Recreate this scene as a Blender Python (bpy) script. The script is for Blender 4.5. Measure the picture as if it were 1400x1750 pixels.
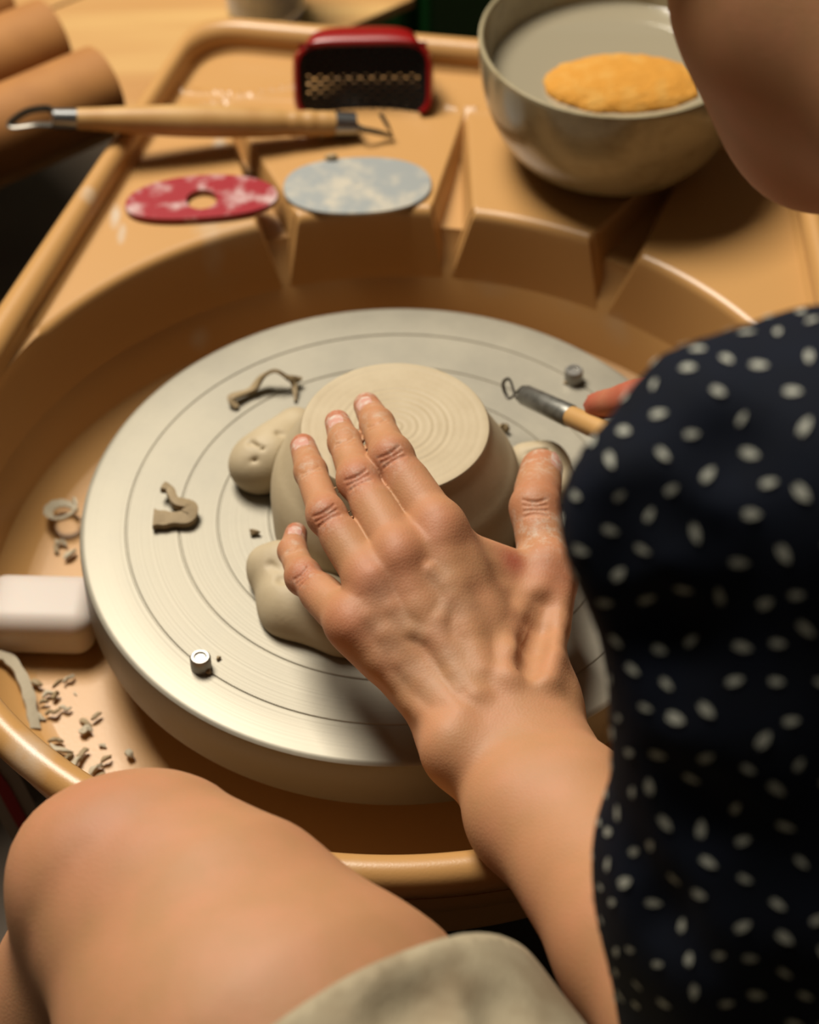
import bpy, bmesh, math, random
import numpy as np
from math import pi, sin, cos
from mathutils import Vector, Matrix
random.seed(7); RNG = np.random.default_rng(7)
for o in list(bpy.data.objects): bpy.data.objects.remove(o)
SC = bpy.context.scene; COL = SC.collection
# ------------------------------------------------------------------ camera
FOC = 4000.0
CAM = np.array([0, -.7665, .7916])
_yaw, _pit, _roll = .0079, .8006, -.012
FW = np.array([sin(_yaw)*cos(_pit), cos(_yaw)*cos(_pit), -sin(_pit)])
_r = np.cross(FW, [0, 0, 1]); _r /= np.linalg.norm(_r); _u = np.cross(_r, FW)
RT = cos(_roll)*_r+sin(_roll)*_u; UP = -sin(_roll)*_r+cos(_roll)*_u
cd = bpy.data.cameras.new('camera'); cam = bpy.data.objects.new('camera', cd); COL.objects.link(cam)
cd.sensor_fit = 'VERTICAL'; cd.sensor_height = 24; cd.lens = 24*FOC/1750
cam.matrix_world = Matrix([[RT[i], UP[i], -FW[i], CAM[i]] for i in range(3)]+[[0, 0, 0, 1]])
cd.dof.use_dof = True; cd.dof.focus_distance = .965; cd.dof.aperture_fstop = 4.7
cd.clip_start = .02; SC.camera = cam
# ------------------------------------------------------------------ light
SC.view_settings.view_transform = 'Standard'; SC.view_settings.look = 'None'
SC.view_settings.gamma = 1; SC.view_settings.use_curve_mapping = False
SC.view_settings.exposure = 0.0
W = bpy.data.worlds.new('world'); SC.world = W; W.use_nodes = True
bg = W.node_tree.nodes['Background']; bg.inputs[0].default_value = (.95, .82, .62, 1); bg.inputs[1].default_value = .055
def area(name, loc, target, size, power, col):
    l = bpy.data.lights.new(name, 'AREA'); l.size = size; l.energy = power; l.color = col
    o = bpy.data.objects.new(name, l); COL.objects.link(o); o.location = loc
    o.rotation_euler = (Vector(target)-Vector(loc)).to_track_quat('-Z', 'Y').to_euler(); return o
area('ceiling_lamp_light', (-.60, .84, 1.92), (0, 0, 0), 0.85, 86, (1, .93, .81))

# ------------------------------------------------------------------ helpers
def ray(px, py): return FW+RT*(px-700)/FOC+UP*(875-py)/FOC
def D(px, py, d): return CAM+d*ray(px, py)           # point seen at a pixel, at a given depth
def Z(px, py, z):                                    # point seen at a pixel, at a given height
    v = ray(px, py); return CAM+v*(z-CAM[2])/v[2]
ALB = .62                                            # albedo scale: keeps bounced light low, as in the photo
def lin(r, g, b):
    f = lambda c: (c/255/12.92) if c <= 10 else ((c/255+.055)/1.055)**2.4
    return (f(r)*ALB, f(g)*ALB, f(b)*ALB, 1)
def mat(name, col, rough=.5, metal=0, spec=.5, noise=None, bump=None, sss=0, extra=None, coat=0):
    """noise = (scale, colour2, low, high); bump = (scale, strength, distance)"""
    m = bpy.data.materials.new(name); m.use_nodes = True; N = m.node_tree.nodes; L = m.node_tree.links
    b = N['Principled BSDF']; b.inputs['Base Color'].default_value = col
    b.inputs['Roughness'].default_value = rough; b.inputs['Metallic'].default_value = metal
    b.inputs['Specular IOR Level'].default_value = spec
    if coat: b.inputs['Coat Weight'].default_value = coat; b.inputs['Coat Roughness'].default_value = .15
    if sss:
        b.inputs['Subsurface Weight'].default_value = sss
        b.inputs['Subsurface Radius'].default_value = (1, .35, .18); b.inputs['Subsurface Scale'].default_value = .008
    tc = N.new('ShaderNodeTexCoord')
    if noise:
        n = N.new('ShaderNodeTexNoise'); n.inputs['Scale'].default_value = noise[0]; n.inputs['Detail'].default_value = 6
        L.new(tc.outputs['Object'], n.inputs['Vector'])
        r = N.new('ShaderNodeValToRGB'); r.color_ramp.elements[0].position = noise[2]; r.color_ramp.elements[1].position = noise[3]
        r.color_ramp.elements[0].color = col; r.color_ramp.elements[1].color = noise[1]
        L.new(n.outputs['Fac'], r.inputs[0]); L.new(r.outputs[0], b.inputs['Base Color'])
    if bump:
        n = N.new('ShaderNodeTexNoise'); n.inputs['Scale'].default_value = bump[0]; n.inputs['Detail'].default_value = 5
        L.new(tc.outputs['Object'], n.inputs['Vector'])
        bp = N.new('ShaderNodeBump'); bp.inputs['Strength'].default_value = bump[1]; bp.inputs['Distance'].default_value = bump[2]
        L.new(n.outputs['Fac'], bp.inputs['Height']); L.new(bp.outputs[0], b.inputs['Normal'])
    if extra: extra(m, N, L, b, tc)
    return m
def link(o, parent=None, label=None, cat=None, group=None, kind=None):
    if o.name not in COL.objects: COL.objects.link(o)
    if parent: o.parent = parent
    if label: o['label'] = label
    if cat: o['category'] = cat
    if group: o['group'] = group
    if kind: o['kind'] = kind
    return o
def thing(name, label, cat, loc=(0, 0, 0), group=None):
    o = bpy.data.objects.new(name, None); o.empty_display_size = .02; o.location = loc
    return link(o, None, label, cat, group)
def mesh(name, V, F, m, parent=None, smooth=True, **k):
    """vertices are in world space; the object's origin is put at its parent's (or its own base)"""
    V = np.asarray(V, float)
    if parent is not None: org = np.array(parent_org(parent))
    else: org = np.array([V[:, 0].mean(), V[:, 1].mean(), V[:, 2].min()]) if k.get('label') or k.get('kind') else np.zeros(3)
    me = bpy.data.meshes.new(name); me.from_pydata((V-org).tolist(), [], [tuple(int(i) for i in f) for f in F]); me.update()
    if smooth: me.polygons.foreach_set('use_smooth', [True]*len(me.polygons))
    if smooth: me.set_sharp_from_angle(angle=math.radians(38))
    me.materials.append(m)
    o = bpy.data.objects.new(name, me)
    if parent is None: o.location = org
    link(o, parent, **k); return o
def parent_org(p):
    v = Vector((0, 0, 0))
    while p is not None: v = v+p.location; p = p.parent
    return v
def fromb(name, b, m, parent=None, smooth=False, **k):
    b.verts.ensure_lookup_table(); V = [tuple(v.co) for v in b.verts]; b.verts.index_update()
    F = [[v.index for v in f.verts] for f in b.faces]; b.free()
    return mesh(name, V, F, m, parent, smooth, **k)
def bbox(c, s, bev=.002, rot=0, seg=2, xdir=None):
    b = bmesh.new(); bmesh.ops.create_cube(b, size=1)
    for v in b.verts: v.co = Vector((v.co.x*s[0], v.co.y*s[1], v.co.z*s[2]))
    if bev: bmesh.ops.bevel(b, geom=list(b.edges), offset=bev, segments=seg, profile=.5, affect='EDGES')
    if xdir is not None: rot = math.atan2(xdir[1], xdir[0])
    R = Matrix.Rotation(rot, 4, 'Z')
    for v in b.verts: v.co = R@v.co+Vector(c)
    return b
def lathe(P, n=64, c=(0, 0, 0), close=False):
    """P list of (r,z)"""
    V = []; F = []
    for r, z in P:
        for i in range(n): a = 2*pi*i/n; V.append((c[0]+r*cos(a), c[1]+r*sin(a), c[2]+z))
    m = len(P)
    for j in range(m-1 if not close else m):
        j2 = (j+1) % m
        for i in range(n): F.append((j*n+i, j*n+(i+1) % n, j2*n+(i+1) % n, j2*n+i))
    return V, F
def tube(pts, rad, n=12, caps=True, flat=1.0, upv=None, closed=False):
    pts = np.array(pts, float); m = len(pts); rad = np.broadcast_to(np.array(rad, float), (m,))
    T = np.gradient(pts, axis=0) if not closed else np.roll(pts, -1, 0)-np.roll(pts, 1, 0)
    T /= np.linalg.norm(T, axis=1)[:, None]+1e-12
    u = np.array(upv if upv is not None else (0, 0, 1.)); V = []; F = []
    if abs(T[0]@u) > .9 and upv is None: u = np.array([1., 0, 0])
    for i in range(m):
        s = np.cross(T[i], u); s /= np.linalg.norm(s)+1e-12; w = np.cross(s, T[i])
        if upv is None: u = w
        for j in range(n):
            a = 2*pi*j/n; V.append(pts[i]+rad[i]*(cos(a)*s+sin(a)*w*flat))
    for i in range(m if closed else m-1):
        i2 = (i+1) % m
        for j in range(n): F.append((i*n+j, i*n+(j+1) % n, i2*n+(j+1) % n, i2*n+j))
    if caps and not closed: F.append(tuple(range(n))[::-1]); F.append(tuple((m-1)*n+j for j in range(n)))
    return V, F
def spline(P, n=8):
    """Catmull-Rom through points (any dimension)"""
    P = np.array(P, float); Q = np.vstack([2*P[0]-P[1], P, 2*P[-1]-P[-2]]); out = []
    for i in range(1, len(Q)-2):
        for t in np.linspace(0, 1, n, endpoint=False):
            a, b, c, d = Q[i-1:i+3]
            out.append(.5*((2*b)+(-a+c)*t+(2*a-5*b+4*c-d)*t*t+(-a+3*b-3*c+d)*t**3))
    out.append(P[-1]); return np.array(out)

# ------------------------------------------------------------------ materials
SMEARS = [(Z(362, 425, 0), .009, .55, 1.1), (Z(345, 582, -.04), .008, .9, .8), (Z(197, 370, .0125), .0035, .28, 1.3), (Z(208, 400, .0125), .003, .28, 1.2), (Z(70, 545, .026), .007, .8, .9), (Z(375, 245, .0125), .005, .8, 1.2), (Z(45, 1295, .026), .013, .8, .9), (Z(150, 335, .026), .006, .8, 1.0)]
PANC = lin(218, 165, 100)
def pan_x(m, N, L, b, tc):
    n = N.new('ShaderNodeTexNoise'); n.inputs['Scale'].default_value = 9; n.inputs['Detail'].default_value = 3
    r = N.new('ShaderNodeValToRGB'); r.color_ramp.elements[0].position = .66; r.color_ramp.elements[1].position = .80
    L.new(tc.outputs['Object'], n.inputs['Vector'])
    mx = N.new('ShaderNodeMixRGB'); mx.inputs[1].default_value = PANC; mx.inputs[2].default_value = lin(214, 186, 150)
    L.new(n.outputs['Fac'], r.inputs[0]); L.new(r.outputs[0], mx.inputs[0])
    # dried slip smears at fixed places on the plastic
    g = N.new('ShaderNodeNewGeometry'); last = mx.outputs[0]
    n3 = N.new('ShaderNodeTexNoise'); n3.inputs['Scale'].default_value = 120; n3.inputs['Detail'].default_value = 5; L.new(g.outputs['Position'], n3.inputs['Vector'])
    for (p_, rd, sy, al) in SMEARS:
        sb = N.new('ShaderNodeVectorMath'); sb.operation = 'SUBTRACT'; sb.inputs[1].default_value = tuple(p_); L.new(g.outputs['Position'], sb.inputs[0])
        sc = N.new('ShaderNodeVectorMath'); sc.operation = 'MULTIPLY'; sc.inputs[1].default_value = (1, sy, sy); L.new(sb.outputs[0], sc.inputs[0])
        le = N.new('ShaderNodeVectorMath'); le.operation = 'LENGTH'; L.new(sc.outputs[0], le.inputs[0])
        mr = N.new('ShaderNodeMapRange'); mr.inputs[1].default_value = rd; mr.inputs[2].default_value = rd*.25; mr.inputs[3].default_value = 0; mr.inputs[4].default_value = al
        L.new(le.outputs['Value'], mr.inputs[0]); mu = N.new('ShaderNodeMath'); mu.operation = 'MULTIPLY'; L.new(mr.outputs[0], mu.inputs[0]); L.new(n3.outputs['Fac'], mu.inputs[1])
        m_ = N.new('ShaderNodeMixRGB'); m_.inputs[2].default_value = lin(226, 214, 196); L.new(mu.outputs[0], m_.inputs[0]); L.new(last, m_.inputs[1]); last = m_.outputs[0]
    L.new(last, b.inputs['Base Color'])
M_pan = mat('ochre_plastic', PANC, .34, spec=.45, bump=(900, .06, .001), extra=pan_x)
def metal_x(m, N, L, b, tc):
    sx = N.new('ShaderNodeSeparateXYZ'); L.new(tc.outputs['Object'], sx.inputs[0])
    ln = N.new('ShaderNodeVectorMath'); ln.operation = 'LENGTH'
    cx = N.new('ShaderNodeCombineXYZ'); L.new(sx.outputs[0], cx.inputs[0]); L.new(sx.outputs[1], cx.inputs[1]); L.new(cx.outputs[0], ln.inputs[0])
    n = N.new('ShaderNodeTexNoise'); n.noise_dimensions = '1D'; n.inputs['Scale'].default_value = 700; L.new(ln.outputs['Value'], n.inputs['W'])
    n.inputs['Detail'].default_value = 4
    bp = N.new('ShaderNodeBump'); bp.inputs['Strength'].default_value = .12; bp.inputs['Distance'].default_value = .0004
    L.new(n.outputs['Fac'], bp.inputs['Height']); L.new(bp.outputs[0], b.inputs['Normal'])
    # clay smears: dried slip film in blotches
    n2 = N.new('ShaderNodeTexNoise'); n2.inputs['Scale'].default_value = 14; n2.inputs['Detail'].default_value = 8; n2.inputs['Roughness'].default_value = .65
    L.new(tc.outputs['Object'], n2.inputs['Vector'])
    r = N.new('ShaderNodeValToRGB'); r.color_ramp.elements[0].position = .38; r.color_ramp.elements[1].position = .68
    L.new(n2.outputs['Fac'], r.inputs[0])
    mx = N.new('ShaderNodeMixRGB'); mx.inputs[1].default_value = lin(176, 169, 152); mx.inputs[2].default_value = lin(196, 187, 166)
    L.new(r.outputs[0], mx.inputs[0]); L.new(mx.outputs[0], b.inputs['Base Color'])
    mr = N.new('ShaderNodeMapRange'); mr.inputs[3].default_value = .42; mr.inputs[4].default_value = .24
    L.new(r.outputs[0], mr.inputs[0]); L.new(mr.outputs[0], b.inputs['Metallic'])
M_head = mat('brushed_aluminium', lin(196, 190, 178), .47, .6, spec=.3, extra=metal_x)
M_side = mat('dull_aluminium_rim', lin(138, 130, 116), .5, .4, bump=(300, .1, .0005))
M_groove = mat('scribed_line', lin(120, 110, 98), .6, .4)
M_pin = mat('bolt_metal', lin(190, 186, 178), .35, .8)
CLAY = lin(214, 194, 158)
M_clay = mat('damp_clay', CLAY, .62, noise=(60, lin(204, 183, 146), .35, .7), bump=(500, .12, .0008))
M_clay2 = mat('clay_trimmings', lin(176, 152, 112), .7, noise=(120, lin(160, 137, 98), .4, .7), bump=(400, .3, .001))
M_pale = mat('dry_clay_trimmings', lin(206, 192, 164), .8, bump=(400, .3, .001))
M_wood = mat('pale_turned_wood', lin(226, 178, 112), .42, noise=(30, lin(206, 152, 86), .4, .7), bump=(300, .1, .0005))
M_steel = mat('bright_steel', lin(200, 200, 200), .28, 1)
M_wire = mat('grey_steel_wire', lin(140, 134, 124), .4, .9)
M_white = mat('white_plastic', lin(232, 218, 206), .55, sss=.3)
M_black = mat('black_perforated_metal', lin(22, 19, 16), .4)
M_red = mat('glossy_red_plastic', lin(158, 18, 18), .3)
M_dark = mat('dark_grey_enamel', lin(46, 42, 38), .5)
M_card = mat('brown_cardboard', lin(196, 134, 66), .75, noise=(22, lin(172, 112, 52), .35, .7))
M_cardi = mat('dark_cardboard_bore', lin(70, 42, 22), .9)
M_glass = mat('clear_glass', (1, 1, 1, 1), .03, extra=lambda m, N, L, b, tc: b.inputs['Transmission Weight'].__setattr__('default_value', .6))
M_green = mat('dark_green_paint', lin(22, 100, 34), .55)
M_floor = mat('dark_brown_floor', lin(128, 108, 86), .6, noise=(7, lin(100, 84, 66), .35, .7))
M_wall = mat('plaster', lin(170, 160, 140), .8)
M_shoe = mat('black_canvas', lin(25, 24, 24), .8)
M_stool = mat('stool_top_wood', lin(130, 90, 55), .5)
def plank_x(m, N, L, b, tc):
    mp = N.new('ShaderNodeMapping'); mp.inputs['Rotation'].default_value = (0, 0, -.633); mp.inputs['Scale'].default_value = (2.2, 26, 26)
    g = N.new('ShaderNodeNewGeometry'); L.new(g.outputs['Position'], mp.inputs[0])
    n = N.new('ShaderNodeTexNoise'); n.inputs['Scale'].default_value = 1; n.inputs['Detail'].default_value = 4; n.inputs['Distortion'].default_value = .6
    L.new(mp.outputs[0], n.inputs['Vector'])
    r = N.new('ShaderNodeValToRGB'); r.color_ramp.elements[0].position = .35; r.color_ramp.elements[1].position = .68
    r.color_ramp.elements[0].color = lin(204, 146, 80); r.color_ramp.elements[1].color = lin(228, 182, 112)
    L.new(n.outputs['Fac'], r.inputs[0]); L.new(r.outputs[0], b.inputs['Base Color'])
M_plank = mat('honey_wood_plank', lin(216, 168, 100), .45, extra=plank_x)
M_edge = mat('plank_edge', lin(150, 98, 52), .6)

# ------------------------------------------------------------------ setting
FLZ = -.46
def quadbox(x0, y0, z0, x1, y1, z1): return bbox(((x0+x1)/2, (y0+y1)/2, (z0+z1)/2), (x1-x0, y1-y0, z1-z0), 0)
fromb('floor', quadbox(-2.2, -2.0, FLZ-.05, 2.4, 2.6, FLZ), M_floor, kind='structure')
fromb('wall_back', quadbox(-2.2, 2.6, FLZ-.05, 2.4, 2.7, 2.2), M_wall, kind='structure')
# ------------------------------------------------------------------ table
TZ = -.03
e0 = Z(0, 305, TZ); e1 = Z(700, 0, TZ); ed = (e1-e0)/np.linalg.norm(e1-e0); en = np.array([-ed[1], ed[0], 0])
tb = thing('wooden_table', 'honey coloured plank table behind the wheel carrying the cardboard tubes', 'table', tuple((e0+e1)/2+en*.3+np.array([0, 0, FLZ-TZ])))
for k in range(5):
    w = .128; c = e1+ed*(.004-.66)+en*(w*(k+.5)+.002*k)
    fromb('plank', bbox((c[0], c[1], TZ-.0035), (1.32, w, .007), .001, xdir=ed), M_plank, tb)
for q in (.09, .60):
    c = e1-ed*.66+en*q
    fromb('apron_rail', bbox((c[0], c[1], TZ-.007-.03), (1.24, .02, .06), .001, xdir=ed), M_edge, tb)
for a in (-.07, -1.25):
    for q in (.13, .56):
        c = e1+ed*a+en*q
        fromb('leg', bbox((c[0], c[1], (FLZ+TZ-.007)/2), (.045, .045, TZ-.007-FLZ), .003, xdir=ed), M_edge, tb)
# green cabinet at the end of the table
g0 = e1+ed*.012+en*.004
gc = thing('green_cabinet', 'dark green painted cabinet at the end of the plank table, behind the pan', 'cabinet', tuple(g0+ed*.3+en*.2+np.array([0, 0, FLZ-TZ])))
c = g0+ed*.3+en*.21; fromb('cabinet_body', bbox((c[0], c[1], FLZ+.36), (.6, .38, .72), .004, xdir=ed), M_green, gc)
for q in (0, 1):
    c = g0+ed*(.152+.296*q)+en*.012; fromb('door', bbox((c[0], c[1], FLZ+.36), (.285, .016, .68), .003, xdir=ed), M_green, gc)
# cardboard tubes lying on the table
def cardtube(pe, label, R=.0245, back=.42):
    z = TZ+R; a = Z(pe[0], pe[1], z); b = a-ed*back
    t = thing('cardboard_tube', label, 'cardboard tube', (a[0], a[1], TZ), 'brown cardboard tubes on the table')
    s = np.array([0, 0, 1.]); V = []; F = []; n = 40
    prof = [(0, R), (1, R), (1, R-.003), (0, R-.003)]
    for x, r in prof:
        for i in range(n):
            q = 2*pi*i/n; V.append((a if x == 0 else b)+r*(cos(q)*en+sin(q)*s))
    for j in range(4):
        j2 = (j+1) % 4
        for i in range(n): F.append((j*n+i, j2*n+i, j2*n+(i+1) % n, j*n+(i+1) % n))
    mesh('tube_wall', V, F, M_card, t)
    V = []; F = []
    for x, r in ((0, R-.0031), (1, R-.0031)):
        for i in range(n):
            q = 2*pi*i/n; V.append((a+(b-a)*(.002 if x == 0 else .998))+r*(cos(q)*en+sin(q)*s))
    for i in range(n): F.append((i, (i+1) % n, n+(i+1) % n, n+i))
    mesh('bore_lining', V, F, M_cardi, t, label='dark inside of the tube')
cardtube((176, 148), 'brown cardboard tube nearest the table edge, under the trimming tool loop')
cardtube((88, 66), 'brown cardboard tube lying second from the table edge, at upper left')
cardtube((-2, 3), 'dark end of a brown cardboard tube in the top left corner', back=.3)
# glass jar on table
jc = Z(455, 18, TZ)
jr = .0245
jt = thing('glass_jar', 'clear glass jar with ringed base standing on the plank table', 'jar', (jc[0], jc[1]+.0, TZ))
P = [(0, .0005), (jr*.8, .0005), (jr*.95, .002), (jr, .006), (jr*.97, .009), (jr, .012), (jr*.97, .015), (jr, .018), (jr, .09), (jr*.9, .10), (jr*.85, .11),
     (jr*.78, .11), (jr*.83, .098), (jr*.92, .088), (jr*.92, .012), (jr*.8, .006), (0, .005)]
V, F = lathe(P, 48, (jc[0], jc[1], TZ)); mesh('jar_glass', V, F, M_glass, jt)
V, F = lathe([(0, .0062), (jr*.9, .0075), (jr*.905, .05), (0, .05)], 40, (jc[0], jc[1], TZ))
mesh('jar_contents', V, F, mat('cloudy_water', lin(250, 250, 240), .2), jt, label='pale cloudy water in the jar')

# ------------------------------------------------------------------ potter's wheel
wh = thing('pottery_wheel', 'pottery wheel with round aluminium head inside an ochre plastic splash pan', 'pottery wheel', (0, 0, FLZ))
RT_, RC, RW, ZS = .220, .0085, .2125, .0125     # rim tube radius and thickness, basin wall radius, shelf height
ZF = -.062
def line2(p, q): return np.array(p[:2]), np.array(q[:2])-np.array(p[:2])
def isect(l1, l2):
    A = np.array([l1[1], -l2[1]]).T; t = np.linalg.solve(A, l2[0]-l1[0]); return l1[0]+l1[1]*t[0]
# straight sides of the rim, read off the photograph
Lp = Z(205, 258, .02)[:2]
# tangent from Lp to the circle of radius RT_, on the left
dd = np.linalg.norm(Lp); al = math.acos(RT_/dd); th = math.atan2(Lp[1], Lp[0])
TL = RT_*np.array([cos(th+al), sin(th+al)])
lL = (Lp, TL-Lp)
lT = line2(Z(491, 62, .02), Z(776, 87, .02))
a_, b_ = Z(1337, 349, .013)[:2], Z(1379, 512, .013)[:2]
d_ = (b_-a_)/np.linalg.norm(b_-a_); n_ = np.array([-d_[1], d_[0]]);  n_ = n_*np.sign(n_[0])
Rp = a_+n_*.0115
dd = np.linalg.norm(Rp); al = math.acos(min(1, RT_/dd)); th = math.atan2(Rp[1], Rp[0])
TR = RT_*np.array([cos(th-al), sin(th-al)])
lR = (Rp, TR-Rp)
BL, BR = isect(lL, lT), isect(lT, lR)
def fillet(A, B, Cc, r, n=14):
    u = (A-B)/np.linalg.norm(A-B); v = (Cc-B)/np.linalg.norm(Cc-B); ang = math.acos(u@v); t = r/math.tan(ang/2)
    p, q = B+u*t, B+v*t; out = []
    for s in np.linspace(0, 1, n): out.append((1-s)**2*p+2*s*(1-s)*B+s*s*q)
    return out
out = []
aR, aL = math.atan2(TR[1], TR[0]), math.atan2(TL[1], TL[0])
for a in np.linspace(aL, aR+2*pi, 160): out.append(RT_*np.array([cos(a), sin(a)]))
out += fillet(TR, BR, BL, .030); out += fillet(BR, BL, TL, .030)
out = np.array(out); ang = np.unwrap(np.arctan2(out[:, 1], out[:, 0]))
rad = np.linalg.norm(out, axis=1)
# dense polar resampling of the closed outline
dense = []
for i in range(len(out)):
    p, q = out[i], out[(i+1) % len(out)]
    for s in np.linspace(0, 1, 30, endpoint=False): dense.append(p+(q-p)*s)
dense = np.array(dense); da = np.arctan2(dense[:, 1], dense[:, 0]); dr = np.linalg.norm(dense, axis=1); o_ = np.argsort(da)
def rho(a):
    a = (a+pi) % (2*pi)-pi; return np.interp(a, da[o_], dr[o_], period=2*pi)
# V notches running from the shelf down the basin wall
NOT = []
for ml, mr_, tip, apx in (((440, 384), (507, 364), (487, 490), (380, 168)), ((735, 365), (809, 366), (765, 470), (797, 185)), ((1020, 390), (1094, 436), (1037, 528), (1190, 240))):
    A = Z(*ml, ZS)[:2]; B = Z(*mr_, ZS)[:2]; T = Z(*tip, -.030)[:2]; X = Z(*apx, ZS)[:2]
    NOT.append((A, B, T, X, ZS+.030))
def notch_z(x, y):
    z = ZS
    for A, B, T, X, Dp in NOT:
        mth = T*1.0
        ax = X-mth; Ln = np.linalg.norm(ax); ax = ax/Ln; q = np.array([x, y])-mth
        t = min(1.2, max(-.12, (q@ax)/Ln)); s = q[0]*-ax[1]+q[1]*ax[0]
        # widths on both sides of the axis
        wl = (A-mth)[0]*-ax[1]+(A-mth)[1]*ax[0]; wr = (B-mth)[0]*-ax[1]+(B-mth)[1]*ax[0]
        tw = 1-t
        if tw <= 0: continue
        w = (wl if s*wl > 0 else wr)*tw; dep = Dp*tw
        zz = ZS-dep*(1-abs(s)/max(abs(w), 1e-5))
        k = .004; h = max(k-abs(z-zz), 0)/k; z = min(z, zz)-h*h*k/4 if abs(z-zz) < k else min(z, zz)
        # round bottom
        z = max(z, ZS-dep+.0015)
    return z
def pan_profile(a):
    """profile (r,z) at angle a from the centre of the floor to the outside lip"""
    R = rho(a); P = []
    for r in (.03, .09, .14, .165, .18): P.append((r, ZF))
    for t in np.linspace(0, 1, 7)[0:]: P.append((.178+.024*sin(t*pi/2), ZF+.018*(1-cos(t*pi/2))))
    ca, sa = cos(a), sin(a)
    Rin = R-RC*1.05
    rnd = .005; zb = ZF+.018
    rwall = lambda z: .202+(RW-.202)*(z-zb)/(ZS-rnd-zb)
    er = RW; zt = ZS
    for _ in range(6):                       # where the wall meets the shelf or the notch floor
        zt = max(zb+rnd+.001, notch_z(er*ca, er*sa)); er = min(RW, rwall(zt-rnd))
    for t in np.linspace(.04, 1, 16): z_ = zb+(zt-rnd-zb)*t; P.append((rwall(z_), z_))
    e1 = er+rnd
    sh = max(0, (Rin-.003)-e1)
    for t in (30, 60, 90): P.append((er+rnd*(1-cos(t*pi/180)) if sh > 0 else er+(Rin-er)*.2*t/90, min(zt, zt-rnd+rnd*sin(t*pi/180))))
    ns = 60
    for i in range(1, ns+1):
        t = (i/ns)**1.15
        r = e1+sh*t if sh > 0 else er+(Rin-er)*(.2+.6*t)
        P.append((r, max(zt-.0005, notch_z(r*ca, r*sa)) if sh > 0 else ZS))
    er = RW
    zc = .0195
    for t in np.linspace(200, -35, 15): P.append((R+RC*cos(t*pi/180), zc+RC*sin(t*pi/180)))
    P.append((R+.003, .008)); P.append((R-.002, .003)); P.append((max(er+.008, R-.016), .0035)) 
    P.append((er+.0065, -.004)); P.append((er+.004, -.012)); P.append((.207, -.022)); P.append((.198, ZF+.010)); P.append((.178, ZF-.004)); P.append((.03, ZF-.004))
    return P
angs = np.unique(np.round(np.concatenate([np.linspace(0, 2*pi, 300, endpoint=False), np.linspace(.78, 2.15, 560)]), 6))
V = []; m_ = None
for a in angs:
    P = pan_profile(a); m_ = len(P)
    for r, z in P:
        V.append((r*cos(a), r*sin(a), z))
F = []; na = len(angs)
for i in range(na):
    i2 = (i+1) % na
    for j in range(m_-1): F.append((i*m_+j, i2*m_+j, i2*m_+j+1, i*m_+j+1))
mesh('splash_pan', V, F, M_pan, wh)
# wheel head with scribed grooves
RH = .149; G = []
P = [(0.0001, 0)]
for g in (.060, .084, .1022, .1270): P += [(g-.0006, 0), (g-.0001, -.0006), (g+.0004, -.0006), (g+.0008, 0)]
P += [(RH-.003, 0), (RH-.0012, -.0004), (RH-.0003, -.0014)]
V, F = lathe(P, 160); mesh('wheel_head', V, F, M_head, wh, label='round brushed aluminium wheel head with scribed rings')
V, F = lathe([(RH-.0003, -.0014), (RH, -.003), (RH, -.0275), (RH-.0015, -.030), (.05, -.030), (.05, -.026)], 160)
mesh('wheel_head_rim', V, F, M_side, wh, label='dull side of the wheel head')
V, F = lathe([(.03, -.03), (.03, ZF-.02)], 32); mesh('shaft', V, F, M_side, wh)
def bolt(px, py):
    c = Z(px, py, 0); V, F = lathe([(.0047, -.001), (.0047, .0062), (.0040, .0072), (.0028, .0072), (.0024, .0064), (0.0001, .0064)], 28, (c[0], c[1], 0))
    mesh('bat_pin', V, F, M_pin, wh)
    return c
pc = [bolt(344, 1140), bolt(980, 650)]
# machine body below
fromb('motor_housing', bbox((.0, .12, -.235), (.28, .40, .29), .02), M_dark, wh)
for a, b in ((-.13, -.06), (.13, -.06), (-.13, .28), (.13, .28)):
    V, F = lathe([(.018, 0), (.018, .09), (.014, .09)], 16, (a, b, FLZ)); mesh('foot', V, F, M_dark, wh)

# ------------------------------------------------------------------ the pot being trimmed (upside down bowl)
pot = thing('clay_bowl', 'upside-down clay bowl being trimmed in the middle of the wheel head', 'clay bowl', (.0, -.002, 0))
P = [(.0001, .0585), (.0015, .0592)]
for i in range(1, 60):      # throwing rings on the foot face
    r = i/60*.038; amp = (.00017 if r < .026 else .00007)*(.6+.4*sin(r*900))
    P.append((r+.0015, .0592+amp*sin(r*2*pi/.0034)*(1 if r < .026 else .6)))
P += [(.041, .0595), (.0424, .0592), (.0430, .0583), (.0433, .0565), (.0445, .0535), (.0462, .0505), (.0485, .046), (.0512, .041), (.0530, .0375), (.0537, .0365), (.0552, .0335), (.0570, .029), (.0580, .024), (.0584, .018), (.0583, .010), (.0580, .0)]
V, F = lathe(P, 128, (0, -.002, 0)); mesh('bowl_wall', V, F, M_clay, pot)
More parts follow.
